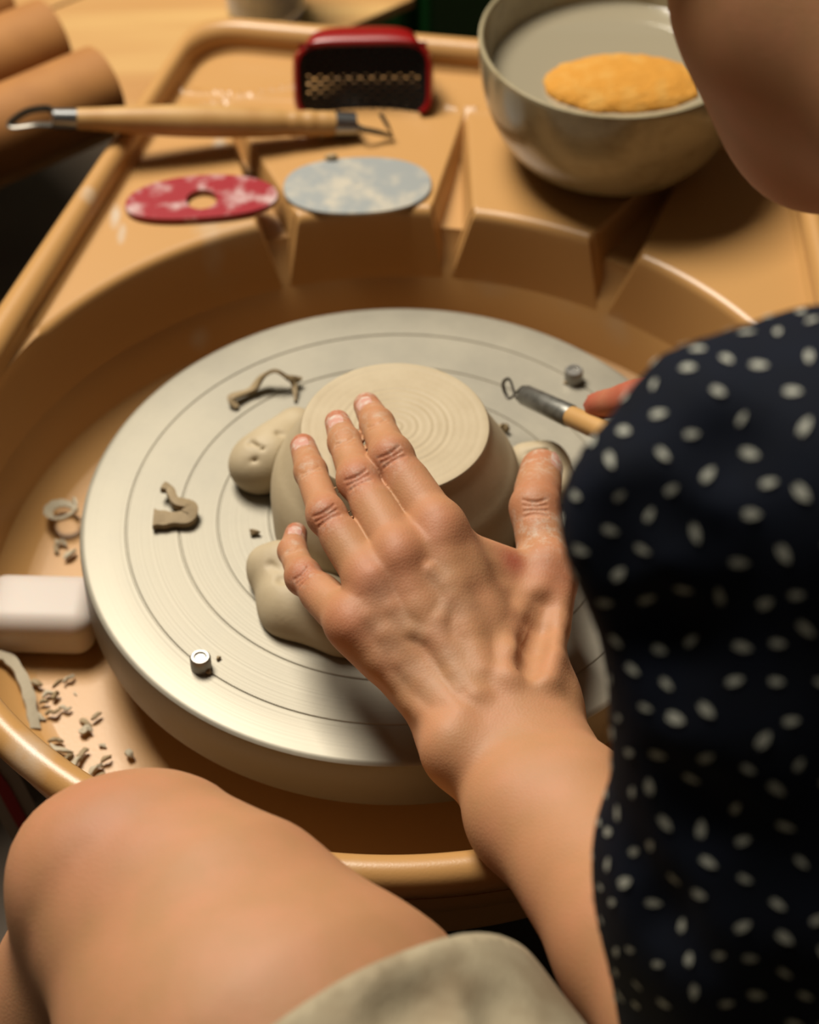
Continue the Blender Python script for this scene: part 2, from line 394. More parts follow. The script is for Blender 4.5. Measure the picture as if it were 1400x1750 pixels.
# ------------------------------------------------------------------ implicit surfaces (used for clay lumps, body and cloth)
def cone_d(p, c):
    a, b, ra, rb = c; ba = b-a; t = np.clip(((p-a)@ba)/(ba@ba+1e-12), 0, 1)
    return np.linalg.norm(p-(a+t[:, None]*ba), axis=1)-(ra+t*(rb-ra))
def smin(a, b, k):
    if k <= 0: return np.minimum(a, b)
    h = np.maximum(k-np.abs(a-b), 0)/k; return np.minimum(a, b)-h*h*k*.25
def groups_d(p, groups, centre=None, hd=0):
    """groups: (prims, k_in, k_out, sign)"""
    d = np.full(len(p), 1.0)
    for prims, ki, ko, sg in groups:
        if centre is not None:
            prims = [c for c in prims if cone_d(centre[None], c)[0] < hd+.042]
            if not prims: continue
        g = None
        for c in prims:
            x = cone_d(p, c); g = x if g is None else smin(g, x, ki)
        d = smin(d, g, ko) if sg > 0 else -smin(-d, g, ko)
    return d
def surface(sdf, lo, hi, vox, B=14):
    """sparse surface nets. sdf(points, centre, hd)"""
    lo = np.array(lo); hi = np.array(hi); nb = np.ceil((hi-lo)/(vox*B)).astype(int); hd = vox*B*.87
    gx = np.stack(np.meshgrid(*[np.arange(n) for n in nb], indexing='ij'), -1).reshape(-1, 3)
    cen = lo+(gx+.5)*vox*B; dc = np.concatenate([sdf(c, None, 0) for c in np.array_split(cen, max(1, len(cen)//20000))])
    gx = gx[np.abs(dc) < hd*1.1+.012]
    q = np.stack(np.meshgrid(*[np.arange(B+1)]*3, indexing='ij'), -1).reshape(-1, 3)
    KEYS = []; VV = []; QE = []; S = 1 << 20
    key = lambda c: (c[..., 0]*S+c[..., 1])*S+c[..., 2]
    offs = np.array([(i, j, k) for i in (0, 1) for j in (0, 1) for k in (0, 1)])
    edges = [(a, b) for a in range(8) for b in range(a+1, 8) if np.abs(offs[a]-offs[b]).sum() == 1]
    for g in gx:
        base = g*B; P = lo+(base+q)*vox; f = sdf(P, lo+(base+B/2)*vox, hd)
        if f.min() > 0 or f.max() < 0: continue
        f = f.reshape(B+1, B+1, B+1)
        cs = np.stack([f[o[0]:B+o[0], o[1]:B+o[1], o[2]:B+o[2]] for o in offs], -1)
        act = (cs.min(-1) < 0) & (cs.max(-1) >= 0); idx = np.argwhere(act)
        if len(idx) == 0: continue
        c = cs[act]; acc = np.zeros((len(idx), 3)); cnt = np.zeros(len(idx))
        for a, b in edges:
            fa, fb = c[:, a], c[:, b]; m = (fa < 0) != (fb < 0)
            t = np.where(m, fa/(fa-fb+1e-20), 0)
            acc += np.where(m[:, None], offs[a]+t[:, None]*(offs[b]-offs[a]), 0); cnt += m
        VV.append(lo+(base+idx+acc/cnt[:, None])*vox); KEYS.append(key(idx+base+8))
        s = f < 0
        for ax in range(3):
            o = np.zeros(3, int); o[ax] = 1
            a = s[:B, :B, :B]; b = s[o[0]:B+o[0], o[1]:B+o[1], o[2]:B+o[2]]
            e = np.argwhere(a != b); fl = a[a != b]
            u, v = [(1, 2), (2, 0), (0, 1)][ax]; du = np.zeros(3, int); du[u] = 1; dv = np.zeros(3, int); dv[v] = 1
            cc = e+base+8; quad = np.stack([key(cc-du-dv), key(cc-dv), key(cc), key(cc-du)], 1)
            quad[~fl] = quad[~fl][:, ::-1]; QE.append(quad)
    K = np.concatenate(KEYS); Vv = np.concatenate(VV); Q = np.concatenate(QE)
    od = np.argsort(K); K = K[od]; Vv = Vv[od]
    I = np.searchsorted(K, Q); I = np.clip(I, 0, len(K)-1); ok = (K[I] == Q).all(1); return Vv, I[ok]
def nmesh(name, V, F, m, parent=None, **k):
    V = np.asarray(V); F = np.asarray(F)
    org = np.array(parent_org(parent)) if parent is not None else np.array([V[:, 0].mean(), V[:, 1].mean(), V[:, 2].min()])
    me = bpy.data.meshes.new(name); nF, w = F.shape
    me.vertices.add(len(V)); me.vertices.foreach_set('co', (V-org).astype(np.float32).ravel())
    me.loops.add(nF*w); me.loops.foreach_set('vertex_index', F.astype(np.int32).ravel())
    me.polygons.add(nF); me.polygons.foreach_set('loop_start', np.arange(0, nF*w, w, dtype=np.int32))
    me.update(calc_edges=True); me.validate(); me.polygons.foreach_set('use_smooth', [True]*len(me.polygons)); me.materials.append(m)
    o = bpy.data.objects.new(name, me)
    if parent is None: o.location = org
    return link(o, parent, **k)
def grad(sdf, p, e=2e-4):
    g = np.stack([sdf(p+np.eye(3)[i]*e, None, 0)-sdf(p-np.eye(3)[i]*e, None, 0) for i in range(3)], 1)
    return g/(np.linalg.norm(g, axis=1)[:, None]+1e-12)
_K = RNG.normal(size=(10, 3)); _K /= np.linalg.norm(_K, axis=1)[:, None]; _PH = RNG.uniform(0, 6.28, 10)
def wob(p, f, n=10):
    return sum(np.sin(p@(_K[i]*f*(.6+.09*i))+_PH[i]) for i in range(n))/n
def C_(p, q, ra, rb): return (np.array(p, float), np.array(q, float), ra, rb)
def chain(pts, rads): return [C_(pts[i], pts[i+1], rads[i], rads[i+1]) for i in range(len(pts)-1)]

# clay pads that hold the pot
def pad(label, spec, cuts=()):
    pr = [C_(Z(*a[:3]), Z(*b[:3]), a[3], b[3]) for a, b in spec]
    ct = [C_(Z(*a[:3]), Z(*b[:3]), a[3], b[3]) for a, b in cuts]
    gr = [(pr, .012, .001, 1)]
    if ct: gr.append((ct, .001, .0025, -1))
    pot_c = np.array([0, -.002, 0])
    def f(p, c, h):
        d = groups_d(p, gr)+.0009*wob(p, 260)
        d = -smin(-d, p[:, 2]-.0004, .001)
        rr = np.hypot(p[:, 0], p[:, 1]+.002)-.0588
        return -smin(-d, rr, .0008)
    A = np.array([x[0] for x in pr]+[x[1] for x in pr])
    V, F = surface(f, A.min(0)-.022, A.max(0)+.022, .0011, 12)
    nmesh('clay_pad', V, F, M_clay, None, label=label, cat='clay pad', group='clay pads holding the bowl')
pad('lumpy clay pad pressed against the far left side of the upturned bowl',
    [((452, 782, .011, .0125), (505, 735, .012, .0115)), ((438, 800, .010, .0115), (470, 790, .011, .012))],
    [((428, 757, .0235, .0008), (450, 768, .0235, .0005)), ((424, 793, .018, .0008), (438, 786, .021, .0005)), ((476, 742, .0245, .0012), (492, 742, .0245, .0006))])
pad('broad folded clay pad under the little finger, at the near left of the bowl',
    [((470, 985, .006, .0115), (500, 1040, .005, .0125)), ((500, 1040, .005, .0125), (585, 1075, .005, .0135)), ((455, 960, .010, .006), (480, 950, .014, .006)), ((560, 1030, .006, .013), (620, 1060, .006, .014))],
    [((482, 985, .021, .0035), (530, 975, .023, .003)), ((462, 965, .0185, .001), (500, 985, .022, .001))])
pad('torn clay pad behind the thumb, at the right of the bowl',
    [((895, 790, .007, .008), (930, 795, .007, .009)), ((930, 795, .007, .009), (960, 830, .006, .009))],
    [((900, 775, .017, .0009), (935, 772, .017, .0009))])

# ------------------------------------------------------------------ trimmings on the wheel head and pan floor
def ribbon(name, pts, widths, thick, m, label, group=None, twist=0, cat='clay trimming'):
    S = spline(pts, 7); w = np.interp(np.linspace(0, 1, len(S)), np.linspace(0, 1, len(widths)), widths)
    T = np.gradient(S, axis=0); T /= np.linalg.norm(T, axis=1)[:, None]; V = []; F = []
    for i in range(len(S)):
        tw = twist*i/len(S); s = np.cross(T[i], (0, 0, 1)); s /= np.linalg.norm(s)+1e-9; n = np.cross(s, T[i])
        a = s*cos(tw)+n*sin(tw); b = np.cross(a, T[i]); j = 1+.10*sin(i*.9)
        for sx, sy in ((-1, -1), (0, -1.3), (1, -1), (1, 1), (0, 1.3), (-1, 1)): V.append(S[i]+a*w[i]*j*sx+b*thick*sy)
    for i in range(len(S)-1):
        for j in range(6): F.append((i*6+j, i*6+(j+1) % 6, i*6+6+(j+1) % 6, i*6+6+j))
    F.append((0, 1, 2, 3, 4, 5)); F.append(tuple(len(V)-6+j for j in range(6)))
    V = np.array(V); V[:, 2] -= min(0, V[:, 2].min()-.0002) if V[:, 2].min() > -.02 else 0
    return mesh(name, V, F, m, None, label=label, cat=cat, group=group)
ribbon('clay_curl', [Z(405, 697, .001), Z(396, 680, .004), Z(430, 667, .003), Z(448, 645, .007), Z(470, 634, .010), Z(492, 645, .007), Z(512, 650, .003)], [.0012, .0022, .0022, .003, .0028, .0022, .0022], .0008, M_clay2,
       'long thin arched clay curl on the wheel head behind the far left clay pad', 'loose trimmings on the wheel head', 1.2)
ribbon('clay_curl', [Z(497, 647, .0075), Z(503, 660, .004), Z(505, 686, .0008)], [.0012, .0014, .0007], .0007, M_clay2,
       'short thin clay sliver hanging from the end of the long arched curl', 'loose trimmings on the wheel head')
ribbon('clay_curl', [Z(278, 832, .0065), Z(290, 838, .006), Z(300, 858, .006), Z(322, 866, .005), Z(322, 884, .0035), Z(290, 888, .003), Z(262, 887, .0035)], [.0022, .0018, .0022, .0034, .0038, .0034, .0050], .0017, M_clay2,
       'hooked thick clay curl at the left of the wheel head, near the outer ring', 'loose trimmings on the wheel head', .15)
def crumb(pos, s, m, label, group, cat='clay crumb', seed=0):
    r = random.Random(seed); b = bmesh.new(); bmesh.ops.create_icosphere(b, subdivisions=2, radius=1)
    k = [Vector((r.uniform(-2, 2), r.uniform(-2, 2), r.uniform(-2, 2))) for _ in range(4)]
    for v in b.verts:
        d = 1+.35*sum(sin(v.co.dot(q)*1.7) for q in k)/2; v.co = Vector((v.co.x*s[0]*d, v.co.y*s[1]*d, v.co.z*s[2]*d))
    R = Matrix.Rotation(r.uniform(0, 6.28), 4, 'Z'); mz = min(v.co.z for v in b.verts)
    for v in b.verts: v.co = R@v.co; v.co += Vector(pos)-Vector((0, 0, mz))
    return fromb('clay_crumb', b, m, None, True, label=label, cat=cat, group=group)
gW = 'crumbs on the wheel head'
crumb(Z(434, 915, .0), (.0013, .0024, .0016), M_clay2, 'tiny clay crumb on the wheel head left of the bent little finger', gW, seed=1)
crumb(Z(858, 735, .0), (.002, .0015, .002), M_clay2, 'small torn clay crumb behind the bowl, below the trimming loop', gW, seed=2)
crumb(Z(866, 740, .0), (.0014, .0012, .0024), M_clay2, 'small upright clay crumb between the bowl and the ferrule', gW, seed=3)
crumb(Z(374, 1126, .0), (.0012, .001, .0008), M_clay2, 'tiny clay speck beside the near left bat pin', gW, seed=4)
crumb(Z(357, 1150, .0), (.0014, .0012, .0012), M_clay2, 'tiny clay speck stuck at the foot of the near left bat pin', gW, seed=5)
crumb(Z(968, 655, .0), (.0013, .0018, .0008), M_clay2, 'tiny clay speck stuck at the foot of the far right bat pin', gW, seed=6)
# pan floor chips
gP = 'clay trimmings on the pan floor'
chips = [(62, 1172, 8, 5), (84, 1190, 7, 4), (98, 1168, 10, 3), (118, 1162, 9, 3), (95, 1192, 6, 4), (70, 1228, 10, 5), (90, 1222, 9, 4), (112, 1214, 7, 3), (148, 1238, 12, 6),
         (146, 1252, 7, 6), (165, 1226, 8, 3), (60, 1244, 8, 6), (96, 1270, 9, 3), (104, 1284, 14, 5), (118, 1298, 12, 6), (130, 1308, 9, 5), (142, 1290, 8, 4), (176, 1276, 6, 4),
         (182, 1300, 6, 4), (165, 1316, 10, 7), (172, 1328, 8, 5), (221, 1294, 4, 6), (76, 1205, 5, 3), (128, 1186, 4, 2), (50, 910, 4, 6), (120, 950, 9, 6), (96, 944, 10, 5), (104, 930, 8, 4)]
def chip_label(i, x, y):
    w_ = ('pale clay sliver', 'brown clay sliver', 'pale clay crumb', 'brown clay crumb')[(0 if i % 2 else 1)+(2 if i % 3 == 2 else 0)]
    if y < 920: return w_+' on the pan floor, left of the ring-shaped curl'
    if y < 960: return w_+(' touching' if x > 110 else ' just away from')+' the wheel head, above the white block'
    if x > 215: return 'lone '+w_+' on the pan floor nearest below the wheel head'
    if y < 1200: return w_+' just below the white block, '+('nearest the wheel head' if x > 105 else 'mid way' if x > 80 else 'next to the long pale ribbon')
    if (x, y) == (90, 1222): return 'thin brown clay sliver in the middle of the trimmings, between two larger ones'
    if y < 1262: return w_+(' in the middle of the trimmings, towards the wheel head' if x > 120 else (' high' if y < 1230 else ' low')+' among the trimmings, beside the long pale ribbon')
    return w_+(' by the pan rim, just above the knee' if x > 150 else (' against the pan rim, left of the knee' if x < 110 else ' just above the top of the knee, off the pan rim'))
for i, (x, y, w, h) in enumerate(chips):
    r = random.Random(100+i); p = Z(x, y, ZF+.001); a = r.uniform(-.5, .9); L_ = w/3600*1.45; q = []
    if i % 3 == 2:
        crumb(Z(x, y, ZF+.0), (L_*.75, h/3600*.9, h/3600*.8), M_pale if i % 2 else M_clay2, chip_label(i, x, y), gP, 'clay trimming', 50+i)
        continue
    for t in (-1, -.4, .3, 1):
        q.append(p+np.array([cos(a)*L_*t, sin(a)*L_*t+r.uniform(-.0012, .0012), .0012+.0022*(1-abs(t))*r.random()]))
    V_ = ribbon('clay_chip', q, [h/3600*.25, h/3600*1.0, h/3600*1.05, h/3600*.3], .0007, M_pale if i % 2 else M_clay2,
                chip_label(i, x, y), gP, r.uniform(-1, 1.6))
ring = [Z(110, 893, ZF)+np.array([.0072*cos(t), .0072*sin(t), .0045+.0012*t]) for t in np.linspace(.4, 6.9, 12)]
ribbon('clay_curl', ring, [.0012, .0022, .0026, .0022, .0014], .0007, M_pale, 'ring-shaped pale clay curl on the pan floor above the white block', gP, 1.57)
ribbon('clay_curl', [Z(-12, 1118, ZF+.012), Z(14, 1126, ZF+.010), Z(34, 1150, ZF+.008), Z(48, 1185, ZF+.006), Z(54, 1215, ZF+.004), Z(60, 1246, ZF+.002)], [.0022, .003, .0025, .003, .0024, .0028], .0009, M_pale,
       'long pale clay ribbon running down from the white block on the pan floor', gP, .5)
# white block
fromb('white_plastic_block', bbox(((-.198-.1445)/2, -.016, -.0482), (.0535, .036, .027), .0095, -.06, 8), M_white, None, True, label='white plastic block lying in the pan at the left of the wheel head', cat='plastic block')

# ------------------------------------------------------------------ things on the shelf
def flat_plate(name, c, ax, ay, th, m, label, cat, tilt=(0, 0), hole=None, squash=2.4, dent=0, rot=0):
    """super-ellipse plate, optional round hole"""
    n = 72; V = []; F = []
    def pt(a, s):
        x = ax*s*abs(cos(a))**(2/squash)*np.sign(cos(a)); y = ay*s*abs(sin(a))**(2/squash)*np.sign(sin(a))
        y += dent*(1-(x/ax)**2) if y < 0 else dent*.8*(1-(x/ax)**2)
        return x, y
    loops = []
    for zz, s in ((0, 1), (th*.5, 1.006), (th, .995)): loops.append([(*pt(2*pi*i/n, s), zz) for i in range(n)])
    hx, hy, hr = hole if hole else (0, 0, .0004)
    loops.append([(hx+hr*cos(2*pi*i/n), hy+hr*sin(2*pi*i/n), th) for i in range(n)])
    loops.append([(hx+hr*cos(2*pi*i/n), hy+hr*sin(2*pi*i/n), 0) for i in range(n)])
    for lp in loops:
        for x, y, z in lp:
            X = x*cos(rot)-y*sin(rot); Y = x*sin(rot)+y*cos(rot)
            V.append((c[0]+X, c[1]+Y, c[2]+z+X*tilt[0]+Y*tilt[1]))
    for j in range(5):
        j2 = (j+1) % 5
        for i in range(n): F.append((j*n+i, j*n+(i+1) % n, j2*n+(i+1) % n, j2*n+i))
    return mesh(name, V, F, m, None, False, label=label, cat=cat)
def smear(c1, c2, sc, lo, hi, rough=.45, metal=0):
    def x(m, N, L, b, tc):
        n = N.new('ShaderNodeTexNoise'); n.inputs['Scale'].default_value = sc; n.inputs['Detail'].default_value = 7; n.inputs['Roughness'].default_value = .6
        g = N.new('ShaderNodeNewGeometry'); L.new(g.outputs['Position'], n.inputs['Vector'])
        r = N.new('ShaderNodeValToRGB'); r.color_ramp.elements[0].position = lo; r.color_ramp.elements[1].position = hi
        r.color_ramp.elements[0].color = c1; r.color_ramp.elements[1].color = c2
        L.new(n.outputs['Fac'], r.inputs[0]); L.new(r.outputs[0], b.inputs['Base Color'])
    return mat('smeared', c1, rough, metal, extra=x)
kc = Z(611, 319, ZS+.001)
flat_plate('metal_rib', (kc[0], kc[1], ZS+.0006), .0395, .0235, .0016, smear(lin(176, 180, 178), lin(222, 212, 192), 55, .48, .66, .4, .3), 'oval grey metal rib with dried clay smears at the shelf edge', 'pottery rib', squash=2.3, tilt=(0, .02), rot=.03)
kc = Z(345, 347, ZS+.001)
flat_plate('red_rib', (kc[0], kc[1], ZS+.0004), .0405, .0185, .0032, smear(lin(172, 26, 40), lin(226, 190, 186), 75, .50, .68, .35), 'red kidney-shaped rib with a round hole and white clay smears', 'pottery rib', hole=(.0, .0, .0082), squash=2.2, dent=.003, rot=.09)
# clay marks: dried splash strokes on the shelf are flat stains
# long wooden trimming tool lying across the rim
tt = thing('loop_tool', 'long wooden-handled loop tool lying across the pan rim above the red rib', 'trimming tool', tuple(Z(350, 212, ZS)))
a = Z(124, 203, .041); b = Z(578, 212, ZS+.0085); dv = (b-a)/np.linalg.norm(b-a); Lh = np.linalg.norm(b-a)
prof = [(0, .0050), (.01, .0056), (.10, .0064), (.25, .0078), (.42, .0088), (.60, .0086), (.75, .0078), (.80, .0070), (.83, .0073), (.86, .0069), (.89, .0073), (.92, .0068), (.95, .0070), (1, .0064)]
t_ = np.array([x for x, _ in prof]); S = spline(np.array([[x, r] for x, r in prof]), 5)
V, F = tube([a+dv*Lh*s for s, _ in S], [r for _, r in S], 28); mesh('handle', V, F, M_wood, tt)
for e, sg, L_ in ((a, -1, .011), (b, 1, .010)):
    V, F = tube([e-dv*sg*.002, e+dv*sg*L_*.95, e+dv*sg*L_], [.0058 if sg < 0 else .0072, .0056 if sg < 0 else .0068, .0045], 24); mesh('ferrule', V, F, M_steel, tt)
la = a-dv*.010
lp = [la, Z(85, 186, .043), Z(48, 190, .042), Z(20, 208, .038), Z(22, 217, .036), Z(60, 213, .037), la+np.array([0, -.003, -.002])]
V, F = tube(spline(lp, 8), .0011, 8, flat=2.2); mesh('wire_loop', V, F, M_wire, tt)
lb = b+dv*.009
lp = [lb, Z(625, 220, .020), Z(668, 231, .016), Z(670, 226, .018), Z(650, 192, .030), Z(630, 200, .028), lb+np.array([0, .003, .003])]
lp = [lb, Z(620, 221, .022), Z(645, 226, .019), Z(671, 232, .0155), Z(662, 214, .022), Z(650, 194, .027), ]
V, F = tube(lp, [.0012]*len(lp), 8, flat=1.6); mesh('wire_loop', V, F, M_wire, tt)
crumb(Z(552, 236, ZS), (.003, .0022, .003), M_pale, 'small pale clay crumb on the shelf under the loop tool ferrule', 'shelf crumbs', seed=9)
crumb(Z(566, 272, ZS+.0022), (.0035, .002, .0016), M_clay2, 'small brown clay crumb on the far edge of the metal rib', 'shelf crumbs', seed=10)

# red rasp (perforated black blade arched in a red plastic body)
rs = thing('red_rasp', 'red plastic rasp with a black perforated blade standing on the shelf', 'rasp', tuple(Z(622, 190, ZS)))
ba = Z(622, 213, ZS); X = np.array([1, .0, 0.]); Yv = np.array([0, .50, .866]); Nn = np.array([0, -.866, .50])
Hh = .041; Wd = .0375
def rloop(w, h, q, n=64, y0=0):
    o = []
    for i in range(n):
        t = 2*pi*i/n; x = w*abs(cos(t))**(2/q)*np.sign(cos(t)); y = h*abs(sin(t))**(2/q)*np.sign(sin(t)); o.append((x, y+y0))
    return o
def rp(x, y, d): return ba+X*x+Yv*(y+Hh/2+.0006)+Nn*d+np.array([0, .004, 0])
V = []; F = []; n = 64
rings_ = [(1.00, 1.0, 0), (1.04, 1.03, -.006), (1.0, 1.0, -.017), (.92, .92, -.018), (.93, .93, -.004), (.955, .95, 0)]
for sx, sy, d in rings_:
    for x, y in rloop(Wd*sx, Hh/2*sy, 5): V.append(rp(x, y, d-.010*(x/Wd)**2*0))
for j in range(6):
    j2 = (j+1) % 6
    for i in range(n):
        if not 40 <= i <= 55: F.append((j*n+i, j*n+(i+1) % n, j2*n+(i+1) % n, j2*n+i))
o = mesh('body_shell', V, F, M_red, rs)
# domed top
V = []; F = []
for d in (-.0155, -.0172):
    for i in range(25):
        for y in (.12, .97): V.append(rp((i/24*2-1)*Wd*.95, Hh/2*(y if y > 0 else y-.5*(i/12-1)**2), d))
for i in range(24):
    F += [(2*i, 2*i+2, 2*i+3, 2*i+1), (50+2*i+1, 50+2*i+3, 50+2*i+2, 50+2*i), (2*i, 50+2*i, 50+2*i+2, 2*i+2)]
mesh('back_panel', V, F, M_red, rs)
V = []; F = []
for j, (k, d) in enumerate(((0, .001), (.35, .000), (.7, -.004), (1, -.010), (1, -.022), (.6, -.028))):
    for i in range(25):
        x = (i/24*2-1)*Wd*(.86-.10*k); y = Hh/2*.97+.0085*k*(1-(i/12-1)**4*.7)**.5
        V.append(rp(x, y, d))
for j in range(5):
    for i in range(24): F.append((j*25+i, j*25+i+1, j*25+26+i, j*25+25+i))
o = mesh('top_grip', V, F, M_red, rs); sm = o.modifiers.new('s', 'SOLIDIFY'); sm.thickness = .0015
# perforated plate, arched backwards, real holes
NX, NY = 22, 16; V = []; F = []; idx = {}
def gv(x, y):
    k = (round(x, 6), round(y, 6))
    if k not in idx: idx[k] = len(V); V.append(rp(x, y, -.0035-.006*(1-(x/Wd)**2)))
    return idx[k]
cw = 2*Wd*.93/NX; ch = Hh*.93/NY
for i in range(NX):
    for j in range(NY):
        x0 = -Wd*.93+i*cw; y0 = -Hh*.465+j*ch; off = 0
        c4 = [(x0, y0), (x0+cw, y0), (x0+cw, y0+ch), (x0, y0+ch)]
        xc, yc = x0+cw/2, y0+ch/2
        if (i+j) % 2 == 0 and 0 < i < NX-1 and 0 < j < NY-1:
            h = .62; i4 = [(xc+(x-xc)*h, yc+(y-yc)*h) for x, y in c4]
            for k in range(4):
                F.append((gv(*c4[k]), gv(*c4[(k+1) % 4]), gv(*i4[(k+1) % 4]), gv(*i4[k])))
        else: F.append(tuple(gv(*q) for q in c4))
o = mesh('perforated_blade', V, F, M_black, rs, False); sm = o.modifiers.new('s', 'SOLIDIFY'); sm.thickness = .0008

# water bowl with sponge
BC = np.array([.1195, .262, ZS]); BR_ = .0725
bw = thing('stoneware_bowl', 'large pale glazed stoneware bowl of water with an orange sponge', 'bowl', tuple(BC))
out_ = [(.0001, .0), (.034, .0), (.037, .0005), (.040, .002), (.047, .005), (.056, .012), (.0640, .025), (.0692, .041), (.0718, .058), (.0725, .070), (.0722, .0735)]
inn = [(.0712, .0742), (.0700, .0733), (.0690, .0695), (.0670, .057), (.063, .042), (.056, .028), (.046, .016), (.034, .009), (.018, .006), (.0001, .0055)]
V, F = lathe(list(spline(out_, 4))+list(spline(inn, 4)), 96, BC)
M_bowl = mat('pale_stoneware_glaze', lin(196, 182, 146), .22, noise=(90, lin(176, 160, 124), .5, .72), coat=.3)
mesh('bowl_body', V, F, M_bowl, bw)
wz = .051
V, F = lathe([(.0001, wz), (.064, wz), (.0655, wz+.0004)], 80, BC)
wm = mat('cloudy_rinse_water', lin(196, 184, 156), .06, spec=.5)
def _w(m): m.node_tree.nodes['Principled BSDF'].inputs['Transmission Weight'].default_value = .25
_w(wm); mesh('water', V, F, wm, bw, label='cloudy pale rinse water')
sp = Z(1064, 140, ZS+wz+.002)
def spf(p, c, h):
    q = (p-np.array([sp[0], sp[1], ZS+wz+.000])); d = (np.sqrt((q[:, 0]/.0415)**2+(q[:, 1]/.0255)**2+(q[:, 2]/.0085)**2)-1)*.011
    return d+.0007*wob(p, 420)+.0004*wob(p[:, ::-1], 1400)
V, F = surface(spf, sp-np.array([.048, .034, .018]), sp+np.array([.048, .034, .018]), .0010, 12)
M_sponge = mat('orange_sponge', lin(236, 164, 54), .85, noise=(90, lin(242, 184, 88), .45, .75), bump=(900, .6, .002))
nmesh('sponge', V, F, M_sponge, None, label='oval orange sponge floating in the stoneware bowl', cat='sponge')

# striped strap hanging at lower left
sl = [np.array([-.2075, -.055, .001]), D(-25, 1285, 1.10), D(8, 1345, 1.12), D(38, 1400, 1.14), D(75, 1460, 1.17), D(120, 1530, 1.20), D(150, 1585, 1.225)*np.array([1, 1, 0])+np.array([.0, .01, FLZ+.004])]
st = thing('striped_strap', 'grey strap with a red stripe hanging from the pan rim beside the knee', 'strap', tuple(sl[2]))
def strip(P, w, lift, m, name, label=None):
    S = spline(P, 6); T = np.gradient(S, axis=0); V = []; F = []
    for i in range(len(S)):
        s = np.cross(T[i], -FW); s /= np.linalg.norm(s); nrm = np.cross(s, T[i]/np.linalg.norm(T[i])); nrm *= -np.sign(nrm@FW)
        for a, b in ((-1, 0), (1, 0), (1, .0014), (-1, .0014)): V.append(S[i]+s*w*a+nrm*(b+lift))
    for i in range(len(S)-1):
        for j in range(4): F.append((i*4+j, i*4+(j+1) % 4, i*4+4+(j+1) % 4, i*4+4+j))
    F.append((0, 1, 2, 3)); F.append(tuple(len(V)-4+j for j in range(4)))
    return mesh(name, V, F, m, st, False, label=label)
strip(sl, .0095, 0, mat('grey_webbing', lin(150, 146, 138), .8), 'webbing')
strip(sl, .0030, .0016, mat('red_webbing', lin(150, 20, 28), .8), 'red_stripe', 'red stripe down the middle')
#BODY
# ------------------------------------------------------------------ the potter
def P3(*a): return np.array(a, float)
FNG = dict(
    index=([Z(748, 903, .078), Z(669, 781, .086), Z(645, 726, .079), Z(627, 693, .0700)], [.0101, .0088, .0074, .0060]),
    middle=([Z(684, 948, .078), Z(612, 820, .084)+FW*.0028, Z(589, 756, .078)+FW*.0022, Z(577, 722, .0700)], [.0097, .0082, .0071, .0057]),
    ring=([Z(632, 990, .072), Z(558, 881, .079)+FW*.001, Z(531, 806, .072), Z(518, 763, .0635)], [.0093, .0076, .0069, .0058]),
    pinky=([Z(600, 1066, .062), Z(519, 986, .053), Z(500, 942, .046), Z(506, 912, .040)], [.0091, .0071, .0061, .0050]))
TH = ([Z(905, 1150, .036), Z(938, 985, .042), Z(915, 868, .052), Z(925, 803, .046)], [.0125, .0122, .0108, .0082])
WR = Z(862, 1232, .040); WU = Z(812, 1262, .038); WRad = Z(912, 1212, .036)
EL = D(1300, 1920, .79); FA1 = D(934, 1390, .922); FA2 = D(1112, 1630, .858)
SH = D(1285, 850, .715)
mid = lambda a, b, t: a+(b-a)*t
Gr = []   # (prims, k_in, k_out, sign)
for nme in ('index', 'middle', 'ring', 'pinky'):
    p, r = FNG[nme]
    pr = chain(p, r)
    # knuckle pads: slight swelling at the joints
    pr.append(C_(p[1], p[1]+(p[2]-p[1])*.05, r[1]*1.06, r[1]*1.04))
    m = (p[0]+p[1])/2; pr.append(C_(m+(p[1]-p[0])*.12+FW*.0015, m-(p[1]-p[0])*.2+FW*.0015, r[0]*.93, r[0]*.98))
    Gr.append((pr, .003, .0013, 1))
p, r = TH
Gr.append((chain(p[1:], r[1:])+[C_(p[2]+(p[3]-p[2])*.45, p[3], r[2]*.9, r[3]*1.08)], .004, .001, 1))
# palm: metacarpal rays, palmar pads, web
pal = []
car = [Z(872, 1205, .040), Z(852, 1215, .041), Z(832, 1232, .040), Z(808, 1245, .036)]
for (nme, c, rr) in zip(('index', 'middle', 'ring', 'pinky'), car, (.0115, .012, .0115, .0105)):
    a = FNG[nme][0][0]
    pal.append(C_(a, c, FNG[nme][1][0]*1.0, rr+.002))
    pal.append(C_(a*.8+c*.2+FW*.006, c+FW*.005, .0105, .0135))
pal.append(C_(FNG['index'][0][0]+FW*.001, FNG['pinky'][0][0]+FW*.001, .0098, .0088))
iM, pM = FNG['index'][0][0], FNG['pinky'][0][0]
pal.append(C_(mid(iM, car[0], .12)+FW*.0005, mid(pM, car[3], .12)+FW*.0005, .0106, .0094))
pal.append(C_(mid(iM, car[0], .28)+FW*.0015, mid(pM, car[3], .3)+FW*.0015, .0112, .0100))
pal.append(C_(mid(iM, car[0], .55)+FW*.004, mid(pM, car[3], .55)+FW*.004, .0125, .0115))
# thumb metacarpal + thenar and web skin towards the index ray
pal.append(C_(TH[0][1], TH[0][0], .0122, .0125)); pal.append(C_(TH[0][1]+FW*.004+P3(-.004, 0, 0), car[0]+FW*.008, .011, .014))
pal.append(C_(TH[0][0], Z(895, 1205, .036), .0128, .0150))
for t, s_, rr in ((.05, .02, .0062), (.22, .12, .0070), (.40, .30, .0078), (.60, .5, .009)):
    pal.append(C_(mid(iM, car[0], t)+FW*.003, mid(TH[0][1], TH[0][0], s_)+FW*.002, rr, rr+.001))
